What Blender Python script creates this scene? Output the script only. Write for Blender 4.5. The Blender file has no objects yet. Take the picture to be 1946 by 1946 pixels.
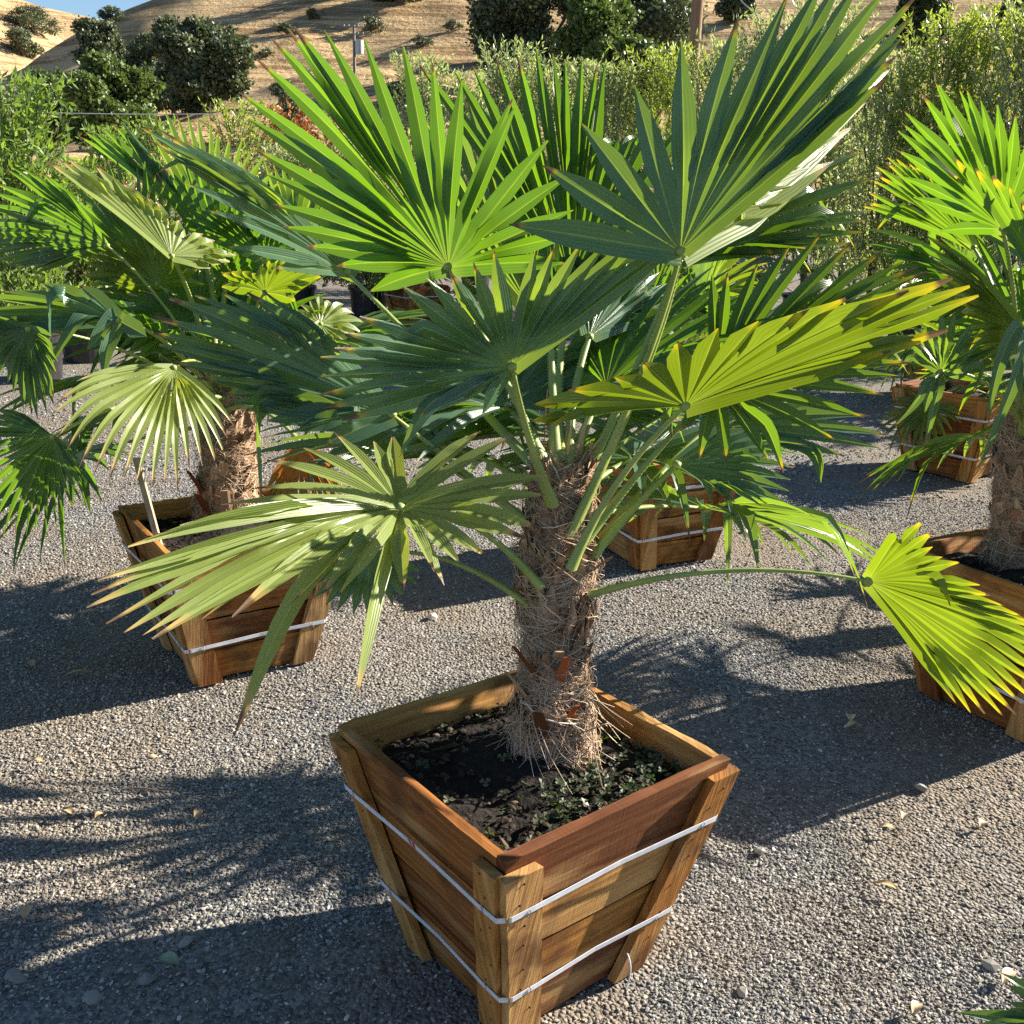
import bpy, bmesh, math, random
import numpy as np
from mathutils import Vector, noise as mnoise
R_ = math.radians
S = bpy.context.scene
COL = S.collection
rng = np.random.default_rng(7)
random.seed(7)

# ------------------------------------------------------------------ camera
CAM_Z, FOC, PITCH, ROLL = 1.6, 1973.7 / 1946.0, R_(17.28), R_(1.667)
_fw = np.array([0, math.cos(PITCH), -math.sin(PITCH)])
_rt = np.array([1.0, 0, 0]); _up = np.cross(_rt, _fw)
CR = _rt * math.cos(ROLL) + _up * math.sin(ROLL)
CU = np.cross(CR, _fw)
cam = bpy.data.cameras.new("camera"); camo = bpy.data.objects.new("camera", cam); COL.objects.link(camo)
cam.sensor_width = 36; cam.sensor_height = 36; cam.sensor_fit = 'HORIZONTAL'
cam.lens = 36 * FOC; cam.clip_end = 3000; cam.clip_start = 0.02
from mathutils import Matrix
camo.matrix_world = Matrix(((CR[0], CU[0], -_fw[0], 0), (CR[1], CU[1], -_fw[1], 0), (CR[2], CU[2], -_fw[2], CAM_Z), (0, 0, 0, 1)))
S.camera = camo
CP = np.array([0, 0, CAM_Z])

def ray(u, v):
    return _fw + CR * (u - 973) / 1973.7 - CU * (v - 973) / 1973.7
def at(u, v, d):                       # measured point: photo pixel + metres in front of the camera
    return CP + ray(u, v) * d
def onz(u, v, z=0.0):                  # where that sight line meets height z
    r = ray(u, v); return CP + r * ((z - CAM_Z) / r[2])
def azel(u, v):
    r = ray(u, v); return math.atan2(r[0], r[1]), math.atan2(r[2], math.hypot(r[0], r[1]))

# ------------------------------------------------------------------ light
SUN_AZ, SUN_EL = R_(23.5), R_(26.0)    # azimuth counted from +X towards +Y
w = bpy.data.worlds.new("World"); S.world = w; w.use_nodes = True
nt = w.node_tree; bg = nt.nodes["Background"]
sky = nt.nodes.new("ShaderNodeTexSky"); sky.sky_type = 'NISHITA'; sky.sun_disc = False
sky.sun_elevation = SUN_EL; sky.sun_rotation = math.pi / 2 - SUN_AZ
sky.air_density = 1.0; sky.dust_density = 0.15; sky.ozone_density = 4.0
nt.links.new(sky.outputs[0], bg.inputs[0]); bg.inputs[1].default_value = 0.05
sl = bpy.data.lights.new("sun", 'SUN'); sl.energy = 5.0; sl.angle = R_(0.5); sl.color = (1, 0.91, 0.77)
so = bpy.data.objects.new("sun", sl); COL.objects.link(so)
sdir = Vector((math.cos(SUN_AZ) * math.cos(SUN_EL), math.sin(SUN_AZ) * math.cos(SUN_EL), math.sin(SUN_EL)))
so.rotation_euler = sdir.to_track_quat('Z', 'Y').to_euler(); so.location = (4, 3, 6)
S.view_settings.view_transform = 'Standard'; S.view_settings.look = 'None'
S.view_settings.gamma = 1; S.view_settings.exposure = 1.72
S.render.engine = 'CYCLES'
cy = S.cycles
cy.max_bounces = 6; cy.diffuse_bounces = 2; cy.glossy_bounces = 3; cy.transmission_bounces = 4; cy.transparent_max_bounces = 6
cy.use_denoising = False

# ------------------------------------------------------------------ helpers
def tag(o, label=None, cat=None, group=None, kind=None):
    if label: o['label'] = label
    if cat: o['category'] = cat
    if group: o['group'] = group
    if kind: o['kind'] = kind
    return o
def empty(name, loc, label, cat, group=None):
    o = bpy.data.objects.new(name, None); COL.objects.link(o)
    o.location = tuple(float(x) for x in loc); o.empty_display_size = 0.1
    return tag(o, label, cat, group)
def wloc(o):
    p = np.zeros(3)
    while o is not None:
        p = p + np.array(o.location); o = o.parent
    return p

class MB:
    """collects quads and triangles for ONE mesh"""
    def __init__(s): s.v = []; s.f = []; s.uv = []; s.n = 0; s.a = []
    def add(s, V, F, UV=None, a=0.5):
        V = np.asarray(V, float)
        s.v.append(V); s.f.append(np.asarray(F, int) + s.n); s.n += len(V)
        s.uv.append(np.zeros((len(V), 2)) if UV is None else np.asarray(UV, float))
        s.a.append(np.full(len(V), a) if np.isscalar(a) else np.asarray(a, float))
    def build(s, name, mat, parent=None, smooth=True, loc=None):
        V = np.concatenate(s.v) if s.v else np.zeros((0, 3)); UV = np.concatenate(s.uv); A = np.concatenate(s.a)
        o0 = wloc(parent) if parent is not None else (np.array(loc, float) if loc is not None else np.zeros(3))
        me = bpy.data.meshes.new(name)
        V = V - o0
        cnt = [f.shape[1] for f in s.f for _ in range(len(f))]
        idx = np.concatenate([f.ravel() for f in s.f]).astype(np.int32)
        cnt = np.array(cnt, np.int32)
        me.vertices.add(len(V)); me.vertices.foreach_set("co", V.ravel().astype(np.float32))
        me.loops.add(len(idx)); me.loops.foreach_set("vertex_index", idx)
        me.polygons.add(len(cnt)); st = np.concatenate([[0], np.cumsum(cnt)[:-1]]).astype(np.int32)
        me.polygons.foreach_set("loop_start", st)
        try: me.polygons.foreach_set("loop_total", cnt)
        except Exception: pass
        me.polygons.foreach_set("use_smooth", np.full(len(cnt), bool(smooth)))
        l = me.uv_layers.new(name="UVMap"); l.data.foreach_set("uv", UV[idx].ravel().astype(np.float32))
        at_ = me.attributes.new("rnd", 'FLOAT', 'POINT'); at_.data.foreach_set("value", A.astype(np.float32))
        me.update(calc_edges=True); me.validate()
        me.materials.append(mat)
        o = bpy.data.objects.new(name, me); COL.objects.link(o)
        if parent is not None: o.parent = parent
        elif loc is not None: o.location = tuple(o0)
        return o

def frame(d):
    d = d / (np.linalg.norm(d) + 1e-12)
    u = np.array([0, 0, 1.0]) if abs(d[2]) < 0.9 else np.array([1.0, 0, 0])
    a = np.cross(d, u); a /= np.linalg.norm(a); b = np.cross(a, d)
    return a, b
def tube(mb, P, r, n=6, flat=1.0, a=0.5, side=None, vs=1.0, caps=True):
    P = np.asarray(P, float); m = len(P); r = np.full(m, r) if np.isscalar(r) else np.asarray(r, float)
    T = np.gradient(P, axis=0); V = []; UV = []
    L = np.concatenate([[0], np.cumsum(np.linalg.norm(np.diff(P, axis=0), axis=1))])
    pa = None
    for k in range(m):
        t = T[k] / (np.linalg.norm(T[k]) + 1e-12)
        if pa is None: x, y = frame(t) if side is None else (side, np.cross(side, t))
        else: x = pa
        x = x - t * np.dot(x, t); x /= (np.linalg.norm(x) + 1e-12); y = np.cross(x, t); pa = x
        for j in range(n):
            an = 2 * math.pi * j / n
            V.append(P[k] + r[k] * (math.cos(an) * x + flat * math.sin(an) * y)); UV.append((L[k] * vs, j / n))
    F = [[k * n + j, k * n + (j + 1) % n, (k + 1) * n + (j + 1) % n, (k + 1) * n + j] for k in range(m - 1) for j in range(n)]
    mb.add(V, F, UV, a)
    if caps:
        for k in (0, m - 1):
            ring = [V[k * n + j] for j in range(n)]
            c = np.mean(ring, axis=0); VV = ring + [c]
            mb.add(VV, [[j, (j + 1) % n, n] if k else [(j + 1) % n, j, n] for j in range(n)], [UV[k * n]] * (n + 1), a)
def bez(p0, p1, p2, m=12):
    t = np.linspace(0, 1, m)[:, None]
    return (1 - t) ** 2 * p0 + 2 * t * (1 - t) * p1 + t ** 2 * p2
def crom(P, ts):
    P = np.asarray(P, float); n = len(P); out = []
    for t in ts:
        i = min(int(t), n - 2); f = t - i
        p0 = P[max(i - 1, 0)]; p1 = P[i]; p2 = P[i + 1]; p3 = P[min(i + 2, n - 1)]
        out.append(0.5 * (2 * p1 + (p2 - p0) * f + (2 * p0 - 5 * p1 + 4 * p2 - p3) * f * f + (3 * p1 - p0 - 3 * p2 + p3) * f ** 3))
    return np.array(out)

# ------------------------------------------------------------------ materials
def mat(name):
    m = bpy.data.materials.new(name); m.use_nodes = True
    return m, m.node_tree, m.node_tree.nodes["Principled BSDF"]
def N(nt, t, **k):
    n = nt.nodes.new(t)
    for a, b in k.items():
        if a.startswith('i_'):
            n.inputs[a[2:].replace('_', ' ')].default_value = b
        elif a.startswith('n'): n.inputs[int(a[1:])].default_value = b
        else: setattr(n, a, b)
    return n
def ramp(nt, src, stops, interp='LINEAR'):
    r = nt.nodes.new("ShaderNodeValToRGB"); e = r.color_ramp.elements; r.color_ramp.interpolation = interp
    while len(e) < len(stops): e.new(0.5)
    for k, (p, c) in enumerate(stops): e[k].position = p; e[k].color = (*c, 1) if len(c) == 3 else c
    nt.links.new(src, r.inputs[0]); return r.outputs[0]
def mixc(nt, f, a, b, mode='MIX'):
    m = nt.nodes.new("ShaderNodeMix"); m.data_type = 'RGBA'; m.blend_type = mode
    for s, k in ((f, 0), (a, 6), (b, 7)):
        if isinstance(s, (int, float)): m.inputs[k].default_value = s
        elif isinstance(s, tuple): m.inputs[k].default_value = (*s, 1)
        else: nt.links.new(s, m.inputs[k])
    return m.outputs[2]
def mth(nt, op, a, b=0.0, c=0.0):
    m = nt.nodes.new("ShaderNodeMath"); m.operation = op
    for k, s in enumerate((a, b, c)):
        if isinstance(s, (int, float)): m.inputs[k].default_value = s
        else: nt.links.new(s, m.inputs[k])
    return m.outputs[0]
def coords(nt, kind='Object', scale=(1, 1, 1)):
    t = nt.nodes.new("ShaderNodeTexCoord"); m = nt.nodes.new("ShaderNodeMapping"); m.inputs['Scale'].default_value = scale
    nt.links.new(t.outputs[kind], m.inputs[0]); return m.outputs[0]
def nz(nt, vec, scale, detail=4, rough=0.55):
    n = nt.nodes.new("ShaderNodeTexNoise"); n.inputs['Scale'].default_value = scale; n.inputs['Detail'].default_value = detail
    n.inputs['Roughness'].default_value = rough; nt.links.new(vec, n.inputs['Vector']); return n.outputs[0]
def attr(nt, nm):
    a = nt.nodes.new("ShaderNodeAttribute"); a.attribute_name = nm; return a.outputs['Fac']
def bump(nt, h, st, dist, bs):
    b = nt.nodes.new("ShaderNodeBump"); b.inputs['Strength'].default_value = st; b.inputs['Distance'].default_value = dist
    nt.links.new(h, b.inputs['Height']); nt.links.new(b.outputs[0], bs.inputs['Normal']); return b

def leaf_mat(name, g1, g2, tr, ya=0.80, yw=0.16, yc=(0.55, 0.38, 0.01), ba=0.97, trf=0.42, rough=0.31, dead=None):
    m, nt, bs = mat(name)
    uv = nt.nodes.new("ShaderNodeUVMap"); sp = nt.nodes.new("ShaderNodeSeparateXYZ"); nt.links.new(uv.outputs[0], sp.inputs[0])
    rb = attr(nt, "rnd"); n1 = nz(nt, coords(nt, 'Object'), 16, 5)
    base = mixc(nt, rb, g1, g2)
    base = mixc(nt, mth(nt, 'MULTIPLY', n1, 0.5), base, tuple(c * 1.5 for c in g2))
    te = mth(nt, 'ADD', sp.outputs[0], mth(nt, 'MULTIPLY_ADD', n1, 0.12, mth(nt, 'MULTIPLY_ADD', rb, 0.10, -0.11)))
    def sm(lo, hi):
        r = nt.nodes.new("ShaderNodeMapRange"); r.interpolation_type = 'SMOOTHSTEP'
        r.inputs[1].default_value = lo; r.inputs[2].default_value = hi; nt.links.new(te, r.inputs[0]); return r.outputs[0]
    yf = sm(ya, ya + yw); bf = sm(ba - 0.015, ba + 0.015)
    hubf = nt.nodes.new("ShaderNodeMapRange"); hubf.inputs[1].default_value = 0.16; hubf.inputs[2].default_value = 0.0
    nt.links.new(sp.outputs[0], hubf.inputs[0])
    # paler midrib and fine lengthwise veins
    ve = nt.nodes.new("ShaderNodeTexWave"); ve.bands_direction = 'Y'; ve.inputs['Scale'].default_value = 2.3
    ve.inputs['Distortion'].default_value = 0.3
    mp = nt.nodes.new("ShaderNodeMapping"); nt.links.new(uv.outputs[0], mp.inputs[0]); nt.links.new(mp.outputs[0], ve.inputs['Vector'])
    rib = nt.nodes.new("ShaderNodeMapRange"); rib.inputs[1].default_value = 0.05; rib.inputs[2].default_value = 0.0
    nt.links.new(mth(nt, 'ABSOLUTE', mth(nt, 'SUBTRACT', sp.outputs[1], 0.5)), rib.inputs[0])
    def build(col, yel, bro, hub):
        c = mixc(nt, mth(nt, 'MULTIPLY', ve.outputs['Fac'], 0.22), col, tuple(x * 0.5 for x in g1))
        c = mixc(nt, mth(nt, 'MULTIPLY', rib.outputs[0], 0.35), c, tuple(min(1, x * 2.2) for x in hub))
        c = mixc(nt, mth(nt, 'MULTIPLY', hubf.outputs[0], 0.5), c, hub)
        c = mixc(nt, yf, c, yel)
        return mixc(nt, bf, c, bro)
    cd = build(base, yc, (0.17, 0.105, 0.06), (0.22, 0.30, 0.06))
    trc = mixc(nt, rb, tr, tuple(x * 1.25 for x in tr))
    ct = build(trc, tuple(min(1, x * 1.2) for x in yc), (0.16, 0.09, 0.04), (0.4, 0.5, 0.06))
    nt.links.new(cd, bs.inputs['Base Color']); bs.inputs['Roughness'].default_value = rough
    bs.inputs['Specular IOR Level'].default_value = 0.5
    bump(nt, ve.outputs['Fac'], 0.25, 0.002, bs)
    t = nt.nodes.new("ShaderNodeBsdfTranslucent"); nt.links.new(ct, t.inputs[0])
    mx = nt.nodes.new("ShaderNodeMixShader"); mx.inputs[0].default_value = trf
    nt.links.new(bs.outputs[0], mx.inputs[1]); nt.links.new(t.outputs[0], mx.inputs[2])
    nt.links.new(mx.outputs[0], nt.nodes["Material Output"].inputs[0])
    return m
M = {}
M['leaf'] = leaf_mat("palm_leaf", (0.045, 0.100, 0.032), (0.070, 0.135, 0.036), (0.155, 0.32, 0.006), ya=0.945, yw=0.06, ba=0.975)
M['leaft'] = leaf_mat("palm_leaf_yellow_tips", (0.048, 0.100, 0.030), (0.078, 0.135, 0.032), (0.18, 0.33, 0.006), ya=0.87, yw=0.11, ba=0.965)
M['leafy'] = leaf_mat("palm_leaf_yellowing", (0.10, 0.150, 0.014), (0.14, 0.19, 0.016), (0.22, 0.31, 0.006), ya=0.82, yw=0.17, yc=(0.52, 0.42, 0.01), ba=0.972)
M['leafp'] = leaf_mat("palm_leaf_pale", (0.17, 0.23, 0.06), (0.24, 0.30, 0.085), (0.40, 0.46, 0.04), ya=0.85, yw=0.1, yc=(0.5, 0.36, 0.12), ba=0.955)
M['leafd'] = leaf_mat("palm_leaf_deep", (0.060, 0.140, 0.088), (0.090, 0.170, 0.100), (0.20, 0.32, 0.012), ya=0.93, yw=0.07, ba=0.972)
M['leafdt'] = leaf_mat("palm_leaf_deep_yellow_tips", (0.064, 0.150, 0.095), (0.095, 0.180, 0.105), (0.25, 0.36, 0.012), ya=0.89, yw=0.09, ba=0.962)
M['leafx'] = leaf_mat("palm_leaf_dying", (0.30, 0.10, 0.02), (0.36, 0.16, 0.03), (0.55, 0.20, 0.03), ya=0.6, yw=0.3, yc=(0.25, 0.2, 0.03))

def simple(name, c1, c2, scale, rough=0.7, bst=0.0, bd=0.01, kind='Object', sc=(1, 1, 1), spec=0.3, det=5, trans=None, lo=0.3, hi=0.7):
    m, nt, bs = mat(name)
    n = nz(nt, coords(nt, kind, sc), scale, det)
    c = ramp(nt, n, [(lo, c1), (hi, c2)])
    nt.links.new(c, bs.inputs['Base Color']); bs.inputs['Roughness'].default_value = rough; bs.inputs['Specular IOR Level'].default_value = spec
    if bst: bump(nt, n, bst, bd, bs)
    return m
def foliage_mat(name, c1, c2, tr, trf=0.3, rough=0.5):
    m, nt, bs = mat(name)
    c = mixc(nt, attr(nt, "rnd"), c1, c2)
    nt.links.new(c, bs.inputs['Base Color']); bs.inputs['Roughness'].default_value = rough
    t = nt.nodes.new("ShaderNodeBsdfTranslucent"); t.inputs[0].default_value = (*tr, 1)
    mx = nt.nodes.new("ShaderNodeMixShader"); mx.inputs[0].default_value = trf
    nt.links.new(bs.outputs[0], mx.inputs[1]); nt.links.new(t.outputs[0], mx.inputs[2])
    nt.links.new(mx.outputs[0], nt.nodes["Material Output"].inputs[0]); return m
M['petiole'] = simple("petiole", (0.20, 0.27, 0.055), (0.33, 0.39, 0.11), 9, 0.42, 0, spec=0.5)
M['bark'] = simple("palm_fibre_trunk", (0.13, 0.07, 0.038), (0.46, 0.31, 0.19), 26, 0.9, 0.9, 0.012, sc=(2.2, 2.2, 0.7), det=8)
def strand_mat(name, c1, c2, c3):
    m, nt, bs = mat(name)
    c = ramp(nt, attr(nt, "rnd"), [(0, c1), (0.5, c2), (1, c3)])
    nt.links.new(c, bs.inputs['Base Color']); bs.inputs['Roughness'].default_value = 0.75; bs.inputs['Specular IOR Level'].default_value = 0.2
    return m
M['strand'] = strand_mat("coir_strand", (0.22, 0.12, 0.065), (0.55, 0.39, 0.26), (0.76, 0.62, 0.48))
M['fibremat'] = strand_mat('fibre_mat', (0.15, 0.08, 0.045), (0.44, 0.29, 0.18), (0.64, 0.48, 0.34))
M['stub'] = strand_mat("cut_leaf_base", (0.09, 0.04, 0.018), (0.34, 0.085, 0.02), (0.40, 0.30, 0.20))
M['sheath'] = strand_mat("dry_leaf_sheath", (0.14, 0.075, 0.04), (0.36, 0.22, 0.11), (0.62, 0.45, 0.25))

def wood_mat():
    m, nt, bs = mat("rough_sawn_cedar")
    uv = nt.nodes.new("ShaderNodeUVMap"); rb = attr(nt, "rnd")
    mp = nt.nodes.new("ShaderNodeMapping"); mp.inputs['Scale'].default_value = (5, 90, 1); nt.links.new(uv.outputs[0], mp.inputs[0])
    g = nz(nt, mp.outputs[0], 1.0, 6, 0.6)
    mp2 = nt.nodes.new("ShaderNodeMapping"); mp2.inputs['Scale'].default_value = (3.5, 22, 1); nt.links.new(uv.outputs[0], mp2.inputs[0])
    wv = nt.nodes.new("ShaderNodeTexWave"); wv.bands_direction = 'Y'; wv.inputs['Scale'].default_value = 0.55; wv.inputs['Distortion'].default_value = 7
    wv.inputs['Detail'].default_value = 2; wv.inputs['Detail Scale'].default_value = 0.7; nt.links.new(mp2.outputs[0], wv.inputs['Vector'])
    mp3 = nt.nodes.new("ShaderNodeMapping"); mp3.inputs['Scale'].default_value = (160, 8, 1); nt.links.new(uv.outputs[0], mp3.inputs[0])
    saw = nz(nt, mp3.outputs[0], 1.0, 2)
    big = nz(nt, coords(nt, 'Object'), 5.5, 3)
    c = ramp(nt, rb, [(0.0, (0.16, 0.055, 0.02)), (0.28, (0.33, 0.125, 0.030)), (0.6, (0.46, 0.215, 0.045)), (0.85, (0.53, 0.28, 0.08)), (1.0, (0.58, 0.40, 0.20))])
    dk = mixc(nt, 1.0, c, (0.42, 0.34, 0.30), 'MULTIPLY')
    c = mixc(nt, ramp(nt, g, [(0.35, (0, 0, 0)), (0.75, (1, 1, 1))]), c, dk)
    c = mixc(nt, mth(nt, 'MULTIPLY', wv.outputs['Fac'], 0.45), c, dk)
    st = ramp(nt, big, [(0.52, (0, 0, 0)), (0.64, (1, 1, 1))])
    c = mixc(nt, mth(nt, 'MULTIPLY', st, 0.75), c, (0.085, 0.032, 0.012))
    mpb = nt.nodes.new('ShaderNodeMapping'); mpb.inputs['Scale'].default_value = (2.2, 9, 1); nt.links.new(uv.outputs[0], mpb.inputs[0])
    ho = ramp(nt, nz(nt, mpb.outputs[0], 1.0, 4), [(0.50, (0, 0, 0)), (0.66, (1, 1, 1))]); c = mixc(nt, mth(nt, 'MULTIPLY', ho, 0.5), c, (0.62, 0.40, 0.17))
    # weathered knots
    vo = nt.nodes.new("ShaderNodeTexVoronoi"); mp4 = nt.nodes.new("ShaderNodeMapping"); mp4.inputs['Scale'].default_value = (4.5, 9, 1)
    nt.links.new(uv.outputs[0], mp4.inputs[0]); nt.links.new(mp4.outputs[0], vo.inputs['Vector']); vo.inputs['Scale'].default_value = 1.0
    kn = ramp(nt, vo.outputs['Distance'], [(0.05, (1, 1, 1)), (0.12, (0, 0, 0))])
    c = mixc(nt, mth(nt, 'MULTIPLY', kn, 0.7), c, (0.07, 0.028, 0.012))
    nt.links.new(c, bs.inputs['Base Color']); bs.inputs['Roughness'].default_value = 0.72; bs.inputs['Specular IOR Level'].default_value = 0.25
    h = mth(nt, 'ADD', mth(nt, 'MULTIPLY', g, 0.8), mth(nt, 'MULTIPLY', saw, 0.18))
    bump(nt, h, 0.7, 0.004, bs)
    return m
M['wood'] = wood_mat()
M['strap'] = simple("plastic_strap", (0.52, 0.55, 0.62), (0.66, 0.69, 0.76), 40, 0.38, spec=0.5)
M['red'] = simple("red_print", (0.5, 0.02, 0.02), (0.6, 0.05, 0.04), 200, 0.4)
M['steel'] = simple("staple_steel", (0.25, 0.25, 0.25), (0.45, 0.45, 0.45), 90, 0.35)
M['rust'] = simple('rusty_nail', (0.05, 0.02, 0.012), (0.13, 0.06, 0.035), 300, 0.7)
M['soil'] = simple("potting_soil", (0.004, 0.003, 0.003), (0.028, 0.021, 0.016), 70, 0.95, 1.0, 0.02, det=8)
M['chip'] = strand_mat("bark_chip", (0.012, 0.009, 0.007), (0.05, 0.034, 0.022), (0.26, 0.20, 0.14))
M['clover'] = foliage_mat("clover", (0.012, 0.026, 0.010), (0.12, 0.13, 0.075), (0.12, 0.2, 0.03), 0.25)
M['pot'] = simple("black_nursery_pot", (0.012, 0.012, 0.014), (0.03, 0.03, 0.036), 20, 0.38, spec=0.5)
M['pole'] = simple("weathered_pole", (0.16, 0.085, 0.045), (0.34, 0.21, 0.12), 4, 0.85, 0.4, 0.02, sc=(6, 6, 0.4))
M['wire'] = simple("cable", (0.42, 0.42, 0.42), (0.6, 0.6, 0.6), 1, 0.5)
M['polegrey'] = simple("grey_pole_timber", (0.17, 0.15, 0.13), (0.28, 0.25, 0.22), 3, 0.85)
M['stake'] = simple("grey_stake", (0.25, 0.19, 0.13), (0.42, 0.34, 0.25), 30, 0.8, 0.3, 0.003, sc=(3, 3, .3))
M['twig'] = simple("twig", (0.12, 0.08, 0.05), (0.24, 0.17, 0.11), 12, 0.85)
M['dryleaf'] = strand_mat("dry_leaf", (0.22, 0.12, 0.07), (0.50, 0.34, 0.17), (0.66, 0.55, 0.38))
M['greenleaf'] = strand_mat("grey_green_leaf", (0.20, 0.24, 0.15), (0.26, 0.31, 0.19), (0.3, 0.36, 0.22))

# ------------------------------------------------------------------ ground
def ground_mat():
    m, nt, bs = mat("gravel_yard")
    co = coords(nt, 'Object')
    vo = nt.nodes.new("ShaderNodeTexVoronoi"); vo.inputs['Scale'].default_value = 95; nt.links.new(co, vo.inputs['Vector'])
    sc = nt.nodes.new("ShaderNodeSeparateColor"); nt.links.new(vo.outputs['Color'], sc.inputs[0])
    big = nz(nt, co, 0.9, 5, 0.6); mid = nz(nt, co, 7, 5); fine = nz(nt, co, 240, 3)
    st = ramp(nt, sc.outputs[0], [(0, (0.08, 0.086, 0.09)), (0.5, (0.21, 0.21, 0.206)), (1, (0.36, 0.35, 0.32))])
    sand = mixc(nt, fine, (0.14, 0.105, 0.068), (0.31, 0.24, 0.165))
    c = mixc(nt, ramp(nt, big, [(0.42, (0.15, 0.15, 0.15)), (0.62, (0.75, 0.75, 0.75))]), st, sand)
    c = mixc(nt, ramp(nt, mid, [(0.45, (0, 0, 0)), (0.8, (0.5, 0.5, 0.5))]), c, (0.18, 0.14, 0.10))
    nt.links.new(c, bs.inputs['Base Color']); bs.inputs['Roughness'].default_value = 0.95; bs.inputs['Specular IOR Level'].default_value = 0.15
    h = mth(nt, 'ADD', mth(nt, 'SUBTRACT', 0.5, vo.outputs['Distance']), mth(nt, 'MULTIPLY', fine, 0.25))
    bump(nt, h, 1.0, 0.012, bs)
    return m
M['ground'] = ground_mat()
mb = MB(); gx = np.concatenate([[-420, -60, -15], np.linspace(-8, 8, 33), [15, 60, 420]]); gy = np.concatenate([[-40, -8], np.linspace(-1, 14, 31), [25, 60, 420]])
V = [(x, y, 0.0) for y in gy for x in gx]; nx = len(gx)
F = [[j * nx + i, j * nx + i + 1, (j + 1) * nx + i + 1, (j + 1) * nx + i] for j in range(len(gy) - 1) for i in range(nx - 1)]
mb.add(V, F); tag(mb.build("ground", M['ground']), kind='structure')

# loose stones on the yard: a carpet of crushed rock, thinner further off
def stone_mat():
    m, nt, bs = mat("crushed_rock")
    r = attr(nt, "rnd")
    big = nz(nt, coords(nt, 'Object'), 1.1, 5, 0.6); n = nz(nt, coords(nt, 'Object'), 300, 2)
    c = ramp(nt, r, [(0, (0.050, 0.058, 0.070)), (0.3, (0.15, 0.162, 0.175)), (0.6, (0.285, 0.292, 0.290)), (0.85, (0.42, 0.41, 0.375)), (1, (0.68, 0.66, 0.62))])
    c = mixc(nt, ramp(nt, big, [(0.42, (0, 0, 0)), (0.62, (0.6, 0.6, 0.6))]), c, mixc(nt, r, (0.20, 0.15, 0.095), (0.48, 0.39, 0.27)))
    c = mixc(nt, mth(nt, 'MULTIPLY', n, 0.35), c, (0.14, 0.12, 0.10))
    nt.links.new(c, bs.inputs['Base Color']); bs.inputs['Roughness'].default_value = 0.85; bs.inputs['Specular IOR Level'].default_value = 0.25
    return m
M['stone'] = stone_mat()
def ico():
    p = (1 + 5 ** .5) / 2
    v = np.array([(-1, p, 0), (1, p, 0), (-1, -p, 0), (1, -p, 0), (0, -1, p), (0, 1, p), (0, -1, -p), (0, 1, -p), (p, 0, -1), (p, 0, 1), (-p, 0, -1), (-p, 0, 1)], float)
    f = np.array([(0, 11, 5), (0, 5, 1), (0, 1, 7), (0, 7, 10), (0, 10, 11), (1, 5, 9), (5, 11, 4), (11, 10, 2), (10, 7, 6), (7, 1, 8), (3, 9, 4), (3, 4, 2), (3, 2, 6), (3, 6, 8), (3, 8, 9), (4, 9, 5), (2, 4, 11), (6, 2, 10), (8, 6, 7), (9, 8, 1)])
    return v / np.linalg.norm(v[0]), f
ICO_V, ICO_F = ico()
def rocks(P, size, flat=0.55):
    """one array of irregular stones"""
    n = len(P); V = np.repeat(ICO_V[None], n, 0) * rng.uniform(0.72, 1.2, (n, 12, 1))
    sc = size[:, None] * np.stack([rng.uniform(.8, 1.35, n), rng.uniform(.6, .95, n), rng.uniform(.7, 1.2, n) * flat], 1)
    V = V * sc[:, None, :]
    tx = rng.normal(0, .35, n); V[..., 2] += V[..., 0] * tx[:, None]
    a = rng.uniform(0, 2 * np.pi, n); c, s = np.cos(a)[:, None], np.sin(a)[:, None]
    X = V[..., 0] * c - V[..., 1] * s; Y = V[..., 0] * s + V[..., 1] * c
    V = np.stack([X, Y, V[..., 2]], -1) + P[:, None, :]
    F = ICO_F[None] + (np.arange(n) * 12)[:, None, None]
    A = np.repeat(np.clip(rng.normal(.5, .26, n), 0, 1), 12)
    return V.reshape(-1, 3), F.reshape(-1, 3), A
def scatter(y0, y1, sp, smin, smax):
    ys = np.arange(y0, y1, sp); P = []
    for y in ys:
        hw = 0.55 * y + 0.75
        xs = np.arange(-hw, hw, sp); P.append(np.stack([xs, np.full(len(xs), y)], 1))
    P = np.concatenate(P); P = P + rng.uniform(-.55, .55, P.shape) * sp
    dirt = np.array([mnoise.fractal(Vector((p[0] * .9, p[1] * .9, 2.2)), 1.0, 2.0, 4) for p in P[::1]])
    P = P[rng.uniform(0, 1, len(P)) > np.clip((dirt - .02) * 4.5, 0, .72)]
    s = rng.uniform(0, 1, len(P)) ** 2.4 * (smax - smin) + smin
    z = s * rng.uniform(0.0, .45, len(P)); return np.column_stack([P, z]), s
mb = MB()
for y0, y1, sp, a_, b_ in ((1.15, 2.4, .0062, .0017, .0066), (2.4, 3.6, .0082, .0023, .0070), (3.6, 5.6, .015, .0035, .0085), (5.6, 9.0, .045, .008, .014)):
    P, s = scatter(y0, y1, sp, a_, b_)
    mb.add(*rocks(P, s)[:2], None, 0.5); mb.a[-1] = np.repeat(np.clip(rng.normal(.5, .26, len(P)), 0, 1), 12)
tag(mb.build("gravel", M['stone'], smooth=False), "loose grey and beige crushed gravel covering the yard", "gravel", kind='stuff')

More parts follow.
